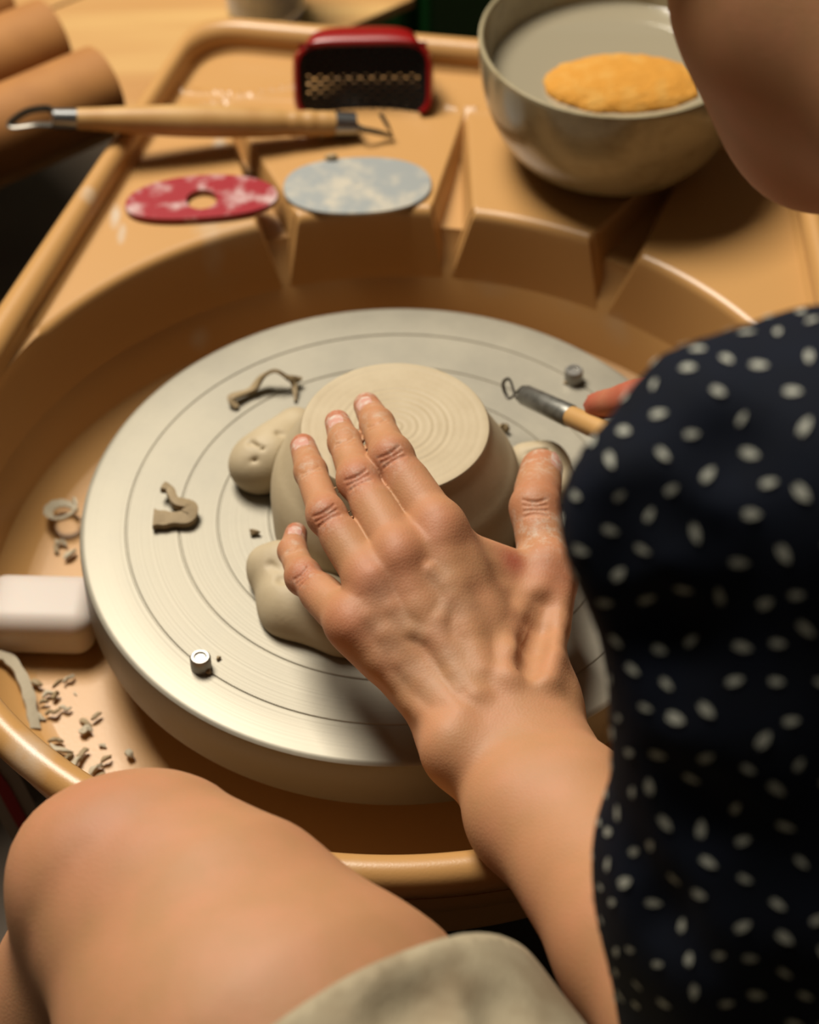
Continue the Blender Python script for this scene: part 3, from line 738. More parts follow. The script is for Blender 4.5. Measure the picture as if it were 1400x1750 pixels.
# forearm
F1u, F1r = D(902, 1392, .924), D(985, 1376, .922); F2u, F2r = D(1092, 1622, .860), D(1150, 1600, .856)
fa = [C_(WU, WRad, .0165, .0160), C_(WU, F1u, .0168, .0208), C_(WRad, F1r, .0162, .0206), C_(WR, mid(F1u, F1r, .5), .0175, .0212), C_(F1u, F1r, .0206, .0206),
      C_(F1u, F2u, .0208, .0285), C_(F1r, F2r, .0206, .0300), C_(mid(F1u, F1r, .5), mid(F2u, F2r, .5), .0205, .0290), C_(mid(F2u, F2r, .4), EL, .0345, .0360), C_(Z(788, 1276, .043), Z(797, 1290, .045), .0140, .0145)]
Gr.append((pal, .0075, .0050, 1)); Gr.append((fa, .012, .020, 1))
ORG_HAND = list(Gr)
f_hand = lambda p, c=None, h=0: groups_d(p, ORG_HAND)
def onskin(px, py, f=f_hand):
    v = ray(px, py); t = .50
    for _ in range(60):
        q = CAM+v*t; d = f(q[None])[0]; t += d*.8/np.linalg.norm(v)
        if abs(d) < 1e-5: break
    return CAM+v*t
def vein(pts, r, sink=.35, rr=None):
    q = [onskin(*p) for p in pts]; q = [x+FW*r*sink for x in q]; return chain(q, rr or [r]*len(q))
# tendons and veins on the back of the hand
ten = vein([(752, 930), (775, 1000), (800, 1080), (822, 1150)], .0036, .85) + vein([(682, 965), (715, 1040), (770, 1120), (812, 1190)], .0032, .85) + \
      vein([(632, 1010), (672, 1085), (725, 1160), (785, 1225)], .0030, .88) + vein([(607, 1075), (650, 1130), (705, 1195), (770, 1250)], .0028, .9)
ten += vein([(930, 1000), (905, 1070), (885, 1125), (872, 1160)], .0046, .72) + vein([(958, 1000), (948, 1070), (938, 1125), (930, 1165)], .0044, .72)
Gr.append((ten, .004, .009, 1))
vn = vein([(640, 985), (668, 1040), (700, 1078), (735, 1088), (752, 1100), (775, 1150)], .0021, .35) + vein([(735, 975), (762, 1003), (770, 1022), (752, 1060), (752, 1098)], .0020, .4) + \
     vein([(628, 1058), (652, 1085), (680, 1130), (720, 1172), (752, 1205)], .0021, .35) + vein([(775, 1020), (800, 1060)], .0014, .4) + \
     vein([(775, 1150), (786, 1180)], .0017, .6)
Gr.append((vn, .003, .0035, 1))
# knuckle heads
kn = []
for nme, k in (('index', (750, 895)), ('middle', (678, 942)), ('ring', (628, 985)), ('pinky', (600, 1052))):
    q = onskin(*k)+FW*.0082; kn.append(C_(q, q+P3(.001, -.002, 0), .0068, .0066))
q = onskin(940, 962)+FW*.006; kn.append(C_(q, q, .0075, .0075))
q = onskin(772, 1285)+FW*.010; kn.append(C_(q, q, .0115, .0115))
Gr.append((kn, .004, .009, 1))
# hollow between the thumb tendons, and skin creases over the finger joints
hol = vein([(928, 1030), (920, 1065), (911, 1100), (905, 1132)], .0056, -.66, [.0032, .0042, .0048, .0042])
Gr.append((hol, .002, .009, -1))
def crease(nme, f, half, r=.00055, n=3, gap=.0022):
    p, rr = FNG[nme] if nme in FNG else TH
    j = p[f]; ax = p[f+1]-p[f-1]; ax /= np.linalg.norm(ax); sd = np.cross(ax, FW); sd /= np.linalg.norm(sd); o = []
    for k in range(n):
        c = j+ax*gap*(k-(n-1)/2); q = []
        for t in np.linspace(-1, 1, 6):
            s = c+sd*half*t+ax*.0011*t*t*(k-(n-1)/2); x, y = proj2(s); q.append(onskin(x, y)-FW*r*.1)
        o += chain(q, [r*(.4+.6*(1-abs(t))) for t in np.linspace(-1, 1, 6)])
    return o
def proj2(P):
    v = P-CAM; z = v@FW; return 700+FOC*(v@RT)/z, 875-FOC*(v@UP)/z
cr = []
for nme in ('index', 'middle', 'ring', 'pinky'):
    cr += crease(nme, 1, .0052 if nme != 'pinky' else .004); cr += crease(nme, 2, .0042 if nme != 'pinky' else .003, .00035, 2, .0018)
cr += vein([(792, 1172), (812, 1167), (830, 1161), (850, 1153), (870, 1147), (905, 1144)], .00028, .0, [.0001, .00028, .00028, .00028, .00028, .0001])
cr += crease('thumb', 2, .0050, .0007, 4, .0022)
Gr.append((cr, .0006, .0012, -1))
NL = len(Gr)
# left upper arm, shoulders, trunk
RSH = P3(.385, -.165, .285); NB = P3(.235, -.235, .315); CH = P3(.240, -.270, .215); PEL = P3(.215, -.600, .005)
Gr.append(([C_(EL, mid(EL, SH, .5), .036, .040), C_(mid(EL, SH, .5), SH, .040, .034)], .01, .012, 1))
trunk = [C_(SH+P3(.03, .0, -.005), NB+P3(-.01, -.02, -.03), .036, .045), C_(RSH, NB+P3(.02, -.02, -.03), .042, .045), C_(CH+P3(-.045, 0, 0), CH+P3(.065, .03, 0), .080, .080),
         C_(CH+P3(-.02, -.02, 0), mid(CH, PEL, .55), .088, .088), C_(mid(CH, PEL, .55), PEL, .088, .105), C_(PEL+P3(-.06, 0, 0), PEL+P3(.06, 0, 0), .09, .09)]
Gr.append((trunk, .05, .03, 1))
# neck and head, bowed over the wheel
HD = D(1555, -90, .83); CHN = D(1412, 198, .86)
fdir = CHN-HD; fdir /= np.linalg.norm(fdir)           # towards the chin
gz = P3(-.30, .72, -.62); gz -= fdir*(gz@fdir); gz /= np.linalg.norm(gz)      # gaze
sdv = np.cross(fdir, gz)
head = [C_(HD-fdir*.030-gz*.018, HD-fdir*.025+gz*.020, .076, .072), C_(D(1428, 30, .862), CHN, .0420, .0330), C_(CHN+gz*.006, CHN+gz*.006-sdv*.0, .030, .030),
        C_(HD+fdir*.02+sdv*.02, HD+fdir*.02-sdv*.02, .060, .060), C_(HD+gz*.060-fdir*.02, HD+gz*.076+fdir*.022, .010, .013), C_(HD+gz*.050+fdir*.048-sdv*.012, HD+gz*.050+fdir*.048+sdv*.012, .012, .012)]
Gr.append((head, .022, .012, 1))
Gr.append(([C_(HD-gz*.03+fdir*.015, NB, .050, .055)], .01, .04, 1))
for sg in (-1, 1):
    e = HD+sdv*sg*.074-gz*.012; Gr.append(([C_(e-fdir*.018-gz*.006, e+fdir*.014, .011, .007)], .004, .006, 1))
    e = HD+sdv*sg*.031+gz*.075-fdir*.005; Gr.append(([C_(e-sdv*.006, e+sdv*.006, .0105, .0105)], .002, .008, -1))
# right arm and hand holding the loop tool
REL = P3(.375, -.235, .075); RWR = P3(.205, -.055, .062); RPM = P3(.160, -.020, .058)
Gr.append(([C_(RSH, mid(RSH, REL, .5), .040, .038), C_(mid(RSH, REL, .5), REL, .038, .036)], .01, .02, 1))
Gr.append(([C_(REL, mid(REL, RWR, .35), .036, .038), C_(mid(REL, RWR, .35), RWR, .038, .024), C_(RWR, RPM+P3(.015, -.006, 0), .024, .018)], .015, .02, 1))
tipr = Z(1018, 694, .050)
tA, tB = Z(873, 664, .027), Z(1250, 838, .075)          # axis of the small loop tool
tdir = (tB-tA)/np.linalg.norm(tB-tA)
hx = lambda px: tA+(tB-tA)*((px-873)/(1250-873))
fing = []
fing.append((chain([RPM+P3(-.004, .020, .008), Z(1165, 668, .078), Z(1085, 683, .066), tipr], [.0105, .0092, .0088, .0066]), .003, .001, 1))
for k, (dx, dz) in enumerate(((.006, -.006), (.014, -.016), (.022, -.026))):
    b_ = RPM+P3(dx, .016, dz+.008); w_ = hx(1130+k*28)+P3(-.004, .010, -.010-.001*k)
    fing.append((chain([b_, b_*.35+w_*.65+P3(-.008, .016, 0), w_+P3(-.006, .002, -.004), w_+P3(.004, -.010, -.002)], [.0102, .0088, .0080, .0066]), .003, .001, 1))
fing.append((chain([RWR+P3(-.022, -.016, -.002), hx(1200)+P3(.004, -.022, .003), hx(1150)+P3(0, -.014, .006), hx(1115)+P3(.0, -.0112, .005)], [.013, .0115, .0100, .0078]), .004, .001, 1))
for g in fing: Gr.append(g)
Gr.append(([C_(RWR, RPM+P3(-.004, .018, .006), .018, .011), C_(RWR, RPM+P3(.006, .016, -.008), .018, .012), C_(RWR, RPM+P3(.020, .014, -.020), .018, .011), C_(RWR+P3(-.01, -.006, 0), hx(1205)+P3(.006, -.020, .003), .016, .011)], .008, .006, 1))
# legs
KN = D(232, 1545, .885); TM = D(480, 1850, .83); HPL = P3(.120, -.585, .01); AN = P3(-.150, -.245, FLZ+.07)
leg = [C_(KN, TM, .0440, .0730), C_(TM, HPL, .0730, .082), C_(D(160, 1490, .875), D(205, 1530, .872), .0290, .0330), C_(D(290, 1470, .88), D(380, 1560, .86), .0300, .0400)]
Gr.append((leg, .022, .02, 1))
sh_ = [C_(KN+P3(-.006, .002, -.02), P3(-.145, -.262, -.07), .0400, .0500), C_(P3(-.145, -.262, -.07), P3(-.150, -.262, -.20), .0500, .043), C_(P3(-.150, -.262, -.20), AN, .043, .027)]
Gr.append((sh_, .015, .016, 1))
Gr.append(([C_(AN, P3(-.150, -.255, FLZ+.03), .026, .024), C_(P3(-.150, -.255, FLZ+.03), P3(-.165, -.135, FLZ+.018), .026, .018)], .01, .012, 1))
RKN = P3(.345, -.190, .045); HPR = P3(.300, -.570, .01); RAN = P3(.345, -.185, FLZ+.07)
Gr.append(([C_(RKN, mid(RKN, HPR, .45), .048, .068), C_(mid(RKN, HPR, .45), HPR, .068, .082), C_(RKN, mid(RKN, RAN, .35), .046, .048), C_(mid(RKN, RAN, .35), RAN, .048, .028),
            C_(RAN, RAN+P3(0, -.01, -.04), .026, .024), C_(RAN+P3(0, -.01, -.04), RAN+P3(.02, .11, -.052), .026, .018)], .02, .02, 1))
potter = thing('person', 'person in dotted navy blouse and linen shorts, bowed over the wheel, steadying the clay', 'person', tuple(P3(.215, -.6, FLZ)))
def pot_keep(p, d):        # fingertips flatten against the clay instead of sinking in
    return d
def f_body(p, c=None, h=0): return groups_d(p, Gr, c, h)
f_left = lambda p, c=None, h=0: groups_d(p, Gr[:NL], c, h)
CUTP = mid(FA2, EL, .62); cutd = (EL-FA2)/np.linalg.norm(EL-FA2)
Vc, Fc = surface(f_body, P3(-.25, -.75, FLZ), P3(.52, .10, .50), .0040, 12)
cz = Vc[Fc].mean(1); zone = ((cz-CUTP)@cutd < -.004) & (cz[:, 0] < .2) & (cz[:, 1] < .06) & (cz[:, 2] < .2) & (cz[:, 0] > -.08)
ix = np.where(zone)[0]; zone[ix] = np.abs(f_left(cz[ix])) < .0035
Fc = Fc[~zone]
V, F = surface(f_left, np.minimum(Z(440, 1000, .02), P3(-.06, -.42, .005)), P3(.16, .04, .16), .0012, 14)
F = F[(V[F].mean(1)-CUTP)@cutd < 0]
# refine the left hand: split its quads, then pull the points onto the implicit surface
def refine(V, F, sel):
    V = np.asarray(V); F = np.asarray(F); f = F[sel]
    E = np.sort(np.concatenate([f[:, [0, 1]], f[:, [1, 2]], f[:, [2, 3]], f[:, [3, 0]]]), 1)
    key = E[:, 0].astype(np.int64)*(len(V)+1)+E[:, 1]; uk, inv = np.unique(key, return_inverse=True)
    a = uk//(len(V)+1); b = uk % (len(V)+1); n = len(f); mids = (V[a]+V[b])/2; cen = V[f].mean(1)
    off = len(V); e = inv.reshape(4, n)+off; c = np.arange(n)+off+len(mids); new = []
    for k in range(4): new.append(np.stack([f[:, k], e[k], c, e[(k+3) % 4]], 1))
    # border faces gain a vertex: collect them as polygons
    em = dict(zip(uk.tolist(), range(off, off+len(uk))))
    rest = F[~sel]; extra = []; keep = np.ones(len(rest), bool)
    RE = np.sort(np.stack([rest, np.roll(rest, -1, 1)], 2), 2); rk = RE[..., 0].astype(np.int64)*(len(V)+1)+RE[..., 1]
    hit = np.isin(rk, uk)
    for i in np.where(hit.any(1))[0]:
        poly = []
        for k in range(4):
            poly.append(int(rest[i, k]))
            if hit[i, k]: poly.append(em[int(rk[i, k])])
        extra.append(poly); keep[i] = False
    return np.vstack([V, mids, cen]), np.vstack([rest[keep]]+new), extra
G_h = Gr[:NL]
fh = lambda p, c=None, h=0: groups_d(p, G_h)
def project(V, idx, it=2):
    """pull points onto the surface in spatial chunks so that far primitives are skipped"""
    cell = np.floor(V[idx]/.02).astype(int); k = cell[:, 0]*1000003+cell[:, 1]*1009+cell[:, 2]; od = np.argsort(k); ks = k[od]
    st = np.r_[0, np.where(np.diff(ks))[0]+1, len(ks)]
    for a, b in zip(st[:-1], st[1:]):
        ii = idx[od[a:b]]; c = V[ii].mean(0); f = lambda p, *_: groups_d(p, Gr[:NL], c, .02)
        for _ in range(it):
            d = f(V[ii]); V[ii] -= grad(f, V[ii])*np.clip(d, -.001, .001)[:, None]
def near_hand(P): 
    x = np.array([(P-CAM)@RT, (P-CAM)@UP, (P-CAM)@FW]); px = 700+FOC*x[0]/x[2]; py = 875-FOC*x[1]/x[2]
    return (px > 440) & (px < 1010) & (py > 640) & (py < 1370) & (x[2] > .9) & (P[:, 0] < .085) & (P[:, 1] < .03)
polys = []
Vb, Fb = V, F
sel = near_hand(Vb[Fb].mean(1)); Vb, Fb, ex = refine(Vb, Fb, sel)
idx = np.where(near_hand(Vb))[0]; project(Vb, idx, 3)
Fb = np.vstack([Fb, Fc+len(Vb)]); Vb = np.vstack([Vb, Vc])
u_ = np.unique(np.concatenate([Fb.ravel()]+[np.array(x) for x in ex])); mp_ = -np.ones(len(Vb), int); mp_[u_] = np.arange(len(u_))
Vb = Vb[u_]; Fb = mp_[Fb]; ex = [[int(mp_[q]) for q in x] for x in ex]
allF = [tuple(r) for r in Fb.tolist()]+[tuple(x) for x in ex]
M_skin = None
def skin_x(m, N, L, b, tc):
    at = N.new('ShaderNodeAttribute'); at.attribute_name = 'skin'; sx = N.new('ShaderNodeSeparateColor'); L.new(at.outputs['Color'], sx.inputs[0])
    g = N.new('ShaderNodeNewGeometry')
    n = N.new('ShaderNodeTexNoise'); n.inputs['Scale'].default_value = 55; n.inputs['Detail'].default_value = 6; L.new(g.outputs['Position'], n.inputs['Vector'])
    r = N.new('ShaderNodeValToRGB'); r.color_ramp.elements[0].position = .35; r.color_ramp.elements[1].position = .68
    r.color_ramp.elements[0].color = lin(208, 152, 106); r.color_ramp.elements[1].color = lin(218, 155, 112); L.new(n.outputs['Fac'], r.inputs[0])
    m1 = N.new('ShaderNodeMixRGB'); m1.inputs[2].default_value = lin(190, 90, 66); L.new(sx.outputs[0], m1.inputs[0]); L.new(r.outputs[0], m1.inputs[1])
    n2 = N.new('ShaderNodeTexNoise'); n2.inputs['Scale'].default_value = 260; n2.inputs['Detail'].default_value = 6; n2.inputs['Roughness'].default_value = .7; L.new(g.outputs['Position'], n2.inputs['Vector'])
    r2 = N.new('ShaderNodeMapRange'); r2.inputs[1].default_value = .48; r2.inputs[2].default_value = .66; L.new(n2.outputs['Fac'], r2.inputs[0])
    mu = N.new('ShaderNodeMath'); mu.operation = 'MULTIPLY'; L.new(r2.outputs[0], mu.inputs[0]); L.new(sx.outputs[1], mu.inputs[1])
    m2 = N.new('ShaderNodeMixRGB'); m2.inputs[2].default_value = lin(226, 208, 186); L.new(mu.outputs[0], m2.inputs[0]); L.new(m1.outputs[0], m2.inputs[1])
    m3 = N.new('ShaderNodeMixRGB'); m3.inputs[2].default_value = lin(168, 148, 122); L.new(sx.outputs[2], m3.inputs[0]); L.new(m2.outputs[0], m3.inputs[1])
    L.new(m3.outputs[0], b.inputs['Base Color'])
    v = N.new('ShaderNodeTexVoronoi'); v.inputs['Scale'].default_value = 900; L.new(g.outputs['Position'], v.inputs['Vector'])
    bp = N.new('ShaderNodeBump'); bp.inputs['Strength'].default_value = .16; bp.inputs['Distance'].default_value = .0005
    L.new(v.outputs['Distance'], bp.inputs['Height']); L.new(bp.outputs[0], b.inputs['Normal'])
M_skin = mat('skin', lin(220, 160, 124), .60, sss=.2, spec=.4, extra=skin_x)
porg = np.array(parent_org(potter))
me = bpy.data.meshes.new('body'); me.from_pydata((Vb-porg).tolist(), [], allF); me.update(); me.validate()
me.polygons.foreach_set('use_smooth', [True]*len(me.polygons)); me.materials.append(M_skin)
def blob(P, c, r): return np.exp(-(np.linalg.norm(P-c, axis=1)/r)**2)
red = np.zeros(len(Vb)); dust = np.zeros(len(Vb)); blue = np.zeros(len(Vb))
for nme in FNG:
    p, _ = FNG[nme]; red = np.maximum(red, .55*blob(Vb, p[1]-FW*.007, .009)); red = np.maximum(red, .62*blob(Vb, p[3]-FW*.002, .011)); red = np.maximum(red, .28*blob(Vb, p[2], .008))
    red = np.maximum(red, .34*blob(Vb, p[0]-FW*.010, .013)); dust = np.maximum(dust, .85*blob(Vb, p[3]-FW*.006, .012)); dust = np.maximum(dust, .6*blob(Vb, p[2]-FW*.007, .008)); dust = np.maximum(dust, .45*blob(Vb, p[1]-FW*.008, .009))
p = TH[0]; red = np.maximum(red, .55*blob(Vb, p[1]-FW*.011, .013)); red = np.maximum(red, .5*blob(Vb, p[2], .014)); red = np.maximum(red, .5*blob(Vb, p[3], .012)); dust = np.maximum(dust, .9*blob(Vb, p[3]-FW*.004-RT*.004, .017)); dust = np.maximum(dust, .7*blob(Vb, mid(p[1], p[2], .6)-FW*.006, .018))
red = np.maximum(red, .8*blob(Vb, onskin(878, 958), .007))
for c, r, w in ((tipr, .018, 1.0), (Z(1085, 683, .066), .022, 1.0)): red = np.maximum(red, w*blob(Vb, c, r))
red = np.maximum(red, .30*blob(Vb, D(210, 1480, .85), .02)); red = np.maximum(red, .25*blob(Vb, D(150, 1400, .86), .03))
for c in vn: 
    m_ = mid(c[0], c[1], .5); blue = np.maximum(blue, .30*blob(Vb, m_, .0035+np.linalg.norm(c[1]-c[0])*.25))
col = np.stack([red, dust, blue, np.ones(len(Vb))], 1).astype(np.float32)
ca_ = me.color_attributes.new('skin', 'FLOAT_COLOR', 'POINT')
if len(me.vertices) == len(Vb): ca_.data.foreach_set('color', col.ravel())
ob = bpy.data.objects.new('body', me); link(ob, potter)
# fingernails
M_nail = mat('fingernail', lin(236, 178, 160), .26, noise=(300, lin(244, 222, 206), .46, .66))
def nail(c, ax, w, l, tilt=None):
    ax = ax/np.linalg.norm(ax); sd = np.cross(ax, FW if tilt is None else tilt); sd /= np.linalg.norm(sd); V = []; F = []
    n = 9; pts = []
    for i in range(n):
        for j in range(n):
            u, v = i/(n-1)*2-1, j/(n-1)*2-1
            k = 1/max(1, (abs(u)**3.2+abs(v)**3.2)**(1/3.2)/max(abs(u), abs(v), 1e-6)) if max(abs(u), abs(v)) > 0 else 1
            pts.append(c+sd*w*u*k+ax*l*v*k)
    pts = np.array(pts); f = lambda p, *_: groups_d(p, G_h, c, .02)
    for _ in range(6): pts -= grad(f, pts)*f(pts)[:, None]
    nr = grad(f, pts); top = pts+nr*np.interp((pts-c)@ax, [-l, l*.2, l], [-.00005, .0003, .0006])[:, None]; bot = pts-nr*.0006; V = np.vstack([top, bot]); m = n*n
    g_ = lambda i, j: i*n+j
    for i in range(n-1):
        for j in range(n-1): F.append((g_(i, j), g_(i+1, j), g_(i+1, j+1), g_(i, j+1))); F.append((m+g_(i, j+1), m+g_(i+1, j+1), m+g_(i+1, j), m+g_(i, j)))
    rim = [(i, 0) for i in range(n)]+[(n-1, j) for j in range(1, n)]+[(i, n-1) for i in range(n-2, -1, -1)]+[(0, j) for j in range(n-2, 0, -1)]
    for k in range(len(rim)): a, b = g_(*rim[k]), g_(*rim[(k+1) % len(rim)]); F.append((a, m+a, m+b, b))
    mesh('fingernail', V, F, M_nail, potter)
for nme, pxy, w, l in (('index', (620, 689), .0043, .0048), ('middle', (572, 719), .0041, .0046), ('ring', (513, 757), .0041, .0046), ('pinky', (504, 907), .0034, .0038)):
    p = FNG[nme][0]; nail(onskin(*pxy, f=lambda q: groups_d(q, G_h)), p[3]-p[2], w, l)
p = TH[0]; nl = p[3]+RT*.006-FW*.0045+(p[3]-p[2])*.02
nail(nl, p[3]-p[2], .0054, .0068, tilt=FW*.75-RT*.65)
# hair: cap with a bun, plus an unseen forelock added to shade the face
M_hair = mat('brown_hair', lin(64, 40, 24), .7, spec=.2, bump=(260, .5, .002))
hp = [([C_(HD-fdir*.046-gz*.030, HD-fdir*.055+gz*.008, .076, .068), C_(HD-gz*.06+fdir*.0, HD-gz*.055-fdir*.02, .040, .058)], .02, .001, 1), (chain([D(1440, -400, .80), D(1260, -345, .82), D(1130, -300, .835), D(1050, -230, .86)], [.056, .056, .050, .024]), .01, .02, 1), ([C_(HD-gz*.115-fdir*.04, HD-gz*.125-fdir*.03, .034, .030)], .01, .006, 1)]
fhair = lambda p, c, h: groups_d(p, hp)+.0016*wob(p*np.array([1, 3, 1]), 130)
V, F = surface(fhair, HD-.22, HD+.20, .0035, 12); nmesh('hair_with_shading_lock', V, F, M_hair, potter)
# ------------------------------------------------------------------ blouse
def cp(px, py, rp_, d): return D(px, py, d), rp_*d/FOC
def cc(a, b):
    (p, r), (q, s) = cp(*a), cp(*b); return C_(p, q, r, s)
BL_ = [cc((1120, 895, 148, .690), (1245, 828, 225, .695)), cc((1245, 828, 225, .695), (1440, 858, 295, .700)), cc((1120, 895, 148, .690), (1270, 1230, 214, .715)), cc((1270, 1230, 214, .715), (1320, 1500, 290, .745)), cc((1320, 1500, 290, .745), (1360, 1830, 292, .775)),
       cc((1440, 858, 295, .700), (1540, 1400, 380, .74))]
c2 = [C_(SH+P3(.04, .0, 0), NB+P3(-.0, -.03, -.04), .050, .062), C_(RSH, NB+P3(.02, -.03, -.04), .055, .062), C_(CH+P3(-.03, 0, 0), CH+P3(.065, .03, 0), .092, .094), C_(CH, mid(CH, PEL, .55), .100, .100), C_(mid(CH, PEL, .55), PEL, .100, .118),
      C_(RSH, mid(RSH, REL, .75), .052, .050)]
fb0 = lambda p, *_: groups_d(p, [(BL_, .016, .001, 1)])
def fold(pts, r, sink): 
    q = [onskin(x, y, fb0)-FW*r*sink for x, y in pts]; return chain(q, [r*.35]+[r]*(len(q)-2)+[r*.35])
fo = fold([(1010, 860), (1022, 900), (1030, 960), (1045, 1040)], .010, .62)+fold([(1050, 850), (1085, 870), (1125, 905), (1190, 930)], .008, .6)+fold([(1080, 1010), (1110, 1100), (1125, 1200)], .012, .72)+fold([(1110, 1330), (1180, 1400), (1290, 1440)], .012, .75)+\
     fold([(1180, 720), (1230, 760), (1320, 780)], .012, .78)+fold([(1075, 1480), (1110, 1560), (1180, 1640)], .010, .7)
BG = [(BL_, .016, .001, 1), (c2, .04, .03, 1), (fo, .002, .012, -1)]
f_bl = lambda p, c, h: groups_d(p, BG, c, h)+.0042*wob(p, 60)+.0015*wob(p[:, [1, 2, 0]], 150)
V, F = surface(f_bl, P3(-.02, -.75, -.14), P3(.52, .02, .42), .0040, 12)
# open the sleeves, neck and hem
fc = V[F].mean(1); keep = np.ones(len(F), bool)
dl = (EL-SH)/np.linalg.norm(EL-SH); s_ = (fc-SH)@dl; rdl = np.linalg.norm((fc-SH)-np.outer(s_, dl), axis=1)
keep &= ~((s_ > np.linalg.norm(EL-SH)*1.0) & (rdl < .085) & (fc[:, 0] < .17))
dr_ = (REL-RSH)/np.linalg.norm(REL-RSH); s_ = (fc-RSH)@dr_; rdl = np.linalg.norm((fc-RSH)-np.outer(s_, dr_), axis=1)
keep &= ~((s_ > np.linalg.norm(REL-RSH)*.72) & (rdl < .07))
keep &= np.linalg.norm(fc-(NB+P3(-.01, .035, .02)), axis=1) > .068
keep &= fc[:, 2] > -.085
F = F[keep]; used = np.unique(F); mp_ = -np.ones(len(V), int); mp_[used] = np.arange(len(used)); V = V[used]; F = mp_[F]
M_blouse = mat('navy_cotton', lin(16, 22, 36), .85, spec=.12, noise=(40, lin(13, 17, 27), .4, .7), bump=(1500, .15, .0006))
bo = nmesh('blouse', V, F, M_blouse, potter, label='navy blouse printed with small off-white leaf marks')
sm = bo.modifiers.new('s', 'SOLIDIFY'); sm.thickness = .0012; sm.offset = -1
# the printed leaf marks, laid on the cloth
fb = lambda p, *_: f_bl(p, None, 0)
bc = V[F].mean(1); rel = bc-CAM; bc = bc[np.linalg.norm(rel, axis=1) < .95]
grid = {}; pts = []; md = .0097
for i in RNG.permutation(len(bc)):
    q = bc[i]; k = tuple((q//md).astype(int)); ok = True
    for a in (-1, 0, 1):
        for b in (-1, 0, 1):
            for c in (-1, 0, 1):
                for w in grid.get((k[0]+a, k[1]+b, k[2]+c), ()):
                    if (w-q)@(w-q) < md*md: ok = False
    if ok: grid.setdefault(k, []).append(q); pts.append(q)
pts = np.array(pts); nr = np.concatenate([grad(lambda p, *_: groups_d(p, BG, p.mean(0), .4)+.0042*wob(p, 60), c) for c in np.array_split(pts, 20)])
shape = [(-1, 0), (-.55, .55), (.1, .8), (.7, .62), (1.05, .25), (.55, .10), (1.0, -.25), (.6, -.62), (0, -.72), (-.6, -.45)]
Vm = []; Fm = []
for q, n in zip(pts, nr):
    a = np.cross(n, (.3, .2, .93)); a /= np.linalg.norm(a); b = np.cross(n, a); t = RNG.normal(.5, .7); L_ = RNG.uniform(.0022, .0031); W_ = L_*RNG.uniform(.55, .75)
    u, v = a*cos(t)+b*sin(t), -a*sin(t)+b*cos(t); k = len(Vm); Vm.append(q)
    for x, y in shape: Vm.append(q+u*x*L_+v*y*W_)
    for j in range(10): Fm.append((k, k+1+j, k+1+(j+1) % 10))
Vm = np.array(Vm)
for _ in range(2):
    for ch in np.array_split(np.arange(len(Vm)), 60):
        P_ = Vm[ch]; c = P_.mean(0); h = np.linalg.norm(P_-c, axis=1).max(); f = lambda p, *_: groups_d(p, BG, c, h)+.0042*wob(p, 60)+.0015*wob(p[:, [1, 2, 0]], 150)
        g = grad(f, P_); Vm[ch] = P_-g*(f(P_)-.00045)[:, None]
M_mark = mat('off_white_print', lin(186, 186, 172), .8)
mk = nmesh('printed_leaf_marks', Vm, np.array(Fm), M_mark, potter, label='small off-white leaf marks printed on the blouse'); mk['kind'] = 'stuff'
# ------------------------------------------------------------------ shorts
ls = [C_(KN, TM, .0530, .0820), C_(TM, HPL, .0820, .096), C_(D(628, 1895, .800), HPL+P3(.02, 0, .01), .0740, .098)]
SG = [(ls, .02, .001, 1), ([C_(mid(RKN, HPR, .45), HPR, .080, .098)], .02, .001, 1), ([C_(PEL+P3(-.05, 0, 0), PEL+P3(.06, 0, 0), .112, .112)], .02, .04, 1)]
sf = [onskin(x, y, lambda p, *_: groups_d(p, SG))-FW*.0095*.45 for x, y in ((628, 1770), (680, 1728), (735, 1690), (770, 1652))]
SG.append((chain(sf, [.004, .0095, .0095, .004]), .002, .008, -1))
sf = [onskin(x, y, lambda p, *_: groups_d(p, SG))-FW*.008*.6 for x, y in ((800, 1640), (850, 1700), (880, 1760))]
SG.append((chain(sf, [.003, .008, .008]), .002, .010, -1))
ld = HPL-TM; ld /= np.linalg.norm(ld)
def f_sh(p, c, h):
    fold = .0042*wob(p, 60)+.0015*wob(p[:, [2, 0, 1]], 150)
    return groups_d(p, SG, c, h)+fold
V, F = surface(f_sh, P3(-.12, -.75, -.16), P3(.46, -.2, .16), .0040, 12)
fc = V[F].mean(1)
# hem plane of the left leg, through two points of the cloth seen at its edge
f1 = lambda p, *_: f_sh(p, None, 0)
h1 = onskin(470, 1748, f1); h2 = onskin(690, 1625, f1); hn = TM-KN; hl = (h2-h1)/np.linalg.norm(h2-h1); hn = hn-hl*(hn@hl); hn /= np.linalg.norm(hn)
keep = (((fc-h2)@hn > 0) | (fc[:, 0] > .19)) & (((fc-RKN)@((HPR-RKN)/np.linalg.norm(HPR-RKN)) > .17) | (fc[:, 0] < .19))
keep &= fc[:, 2] < .175
F = F[keep]; used = np.unique(F); mp_ = -np.ones(len(V), int); mp_[used] = np.arange(len(used)); V = V[used]; F = mp_[F]
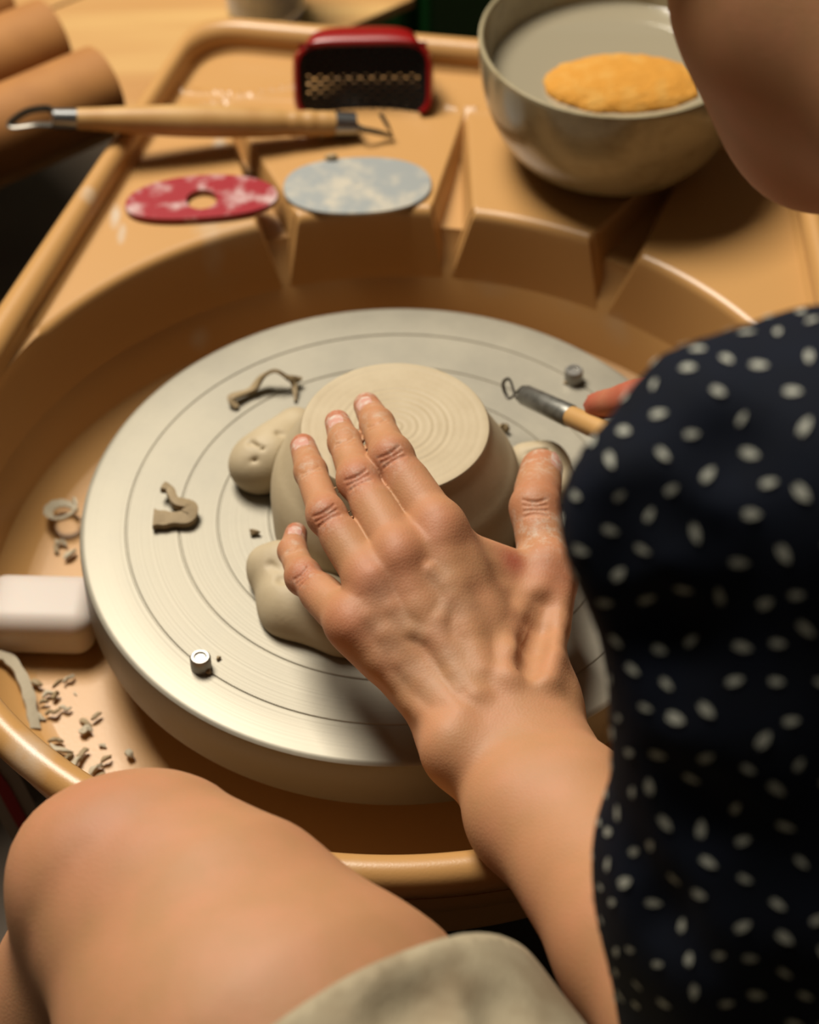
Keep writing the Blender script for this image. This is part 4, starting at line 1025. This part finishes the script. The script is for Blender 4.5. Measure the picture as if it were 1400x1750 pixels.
# trim the hem cleanly: slide the hem's border points onto the hem plane
bv = np.unique(F[((V[F]-h2)@hn < 0).any(1) & (V[F].mean(1)[:, 0] < .19)]); db = (V[bv]-h2)@hn; V[bv] -= np.outer(np.minimum(db, 0), hn)
ec = {}
for f_ in F[(np.abs((V[F].mean(1)-h2)@hn) < .01)]:
    for k in range(4): e_ = tuple(sorted((f_[k], f_[(k+1) % 4]))); ec[e_] = ec.get(e_, 0)+1
bd = np.unique([v for e_, n_ in ec.items() if n_ == 1 for v in e_]); bd = bd[(np.abs((V[bd]-h2)@hn) < .0041) & (V[bd][:, 0] < .17)]
V[bd] -= np.outer((V[bd]-h2)@hn, hn)
def lin_x(m, N, L, b, tc):
    g = N.new('ShaderNodeNewGeometry'); bp = N.new('ShaderNodeBump'); bp.inputs['Strength'].default_value = .35; bp.inputs['Distance'].default_value = .0008
    w1 = N.new('ShaderNodeTexNoise'); w1.inputs['Scale'].default_value = 1; mp = N.new('ShaderNodeMapping'); mp.inputs['Rotation'].default_value = (.4, .3, .8); mp.inputs['Scale'].default_value = (1500, 300, 1500)
    L.new(g.outputs['Position'], mp.inputs[0]); L.new(mp.outputs[0], w1.inputs['Vector']); L.new(w1.outputs['Fac'], bp.inputs['Height']); L.new(bp.outputs[0], b.inputs['Normal'])
M_linen = mat('natural_linen', lin(190, 174, 142), .85, noise=(34, lin(164, 144, 112), .45, .66), extra=lin_x)
so = nmesh('linen_shorts', V, F, M_linen, potter, label='natural beige linen shorts'); sm = so.modifiers.new('s', 'SOLIDIFY'); sm.thickness = .0018; sm.offset = -1
# shoes
for a, t in ((P3(-.150, -.262, FLZ), P3(-.170, -.110, FLZ)), (RAN*P3(1, 1, 0)+P3(0, -.015, FLZ), RAN*P3(1, 1, 0)+P3(.024, .135, FLZ))):
    g_ = [([C_(a+P3(0, 0, .032), t+P3(0, 0, .026), .036, .034), C_(a+P3(0, 0, .060), a+P3(0, 0, .03), .034, .036)], .02, .001, 1)]
    V, F = surface(lambda p, c, h: -smin(-groups_d(p, g_), p[:, 2]-FLZ-.001, .004), np.minimum(a, t)-.05, np.maximum(a, t)+P3(.05, .05, .11), .004, 12); nmesh('shoe', V, F, M_shoe, potter)
# stool under the potter
sto = thing('round_stool', 'round wooden stool under the seated potter', 'stool', (PEL[0]+.01, PEL[1], FLZ))
sz = PEL[2]-.13
V, F = lathe([(.0001, sz), (.16, sz), (.165, sz-.004), (.165, sz-.022), (.16, sz-.026), (.0001, sz-.026)], 48, (PEL[0]+.01, PEL[1], 0)); mesh('seat', V, F, M_stool, sto)
for k in range(4):
    a = pi/4+k*pi/2; V, F = tube([(PEL[0]+.01+.10*cos(a), PEL[1]+.10*sin(a), sz-.024), (PEL[0]+.01+.15*cos(a), PEL[1]+.15*sin(a), FLZ)], [.014, .012], 12); mesh('leg', V, F, M_dark, sto)
# ------------------------------------------------------------------ small loop tool held by the right hand
rt = thing('loop_tool', 'small loop tool with wooden handle and grey ferrule held in the right hand', 'trimming tool', tuple(hx(1050)))
V, F = tube([hx(975), hx(985), hx(1100), hx(1290), hx(1310)], [.0046, .0050, .0053, .0048, .003], 24); mesh('handle', V, F, M_wood, rt)
V, F = tube([hx(899), hx(901), hx(982), hx(985)], [.0045, .0050, .0055, .0050], 24); mesh('ferrule', V, F, mat('worn_grey_steel', lin(150, 148, 140), .45, .7, noise=(200, lin(110, 108, 100), .4, .7)), rt)
lu = np.cross(tdir, FW); lu /= np.linalg.norm(lu)
q0 = hx(899)
lp = [q0-lu*.0022, q0-lu*.0030-tdir*.004, Z(872, 650, .030), Z(863, 650, .029), Z(860, 658, .027), Z(864, 672, .024), Z(872, 681, .0235), q0+lu*.0030-tdir*.004, q0+lu*.0022]
V, F = tube(spline(lp, 6), .00065, 8, flat=1.5); mesh('wire_loop', V, F, M_wire, rt)
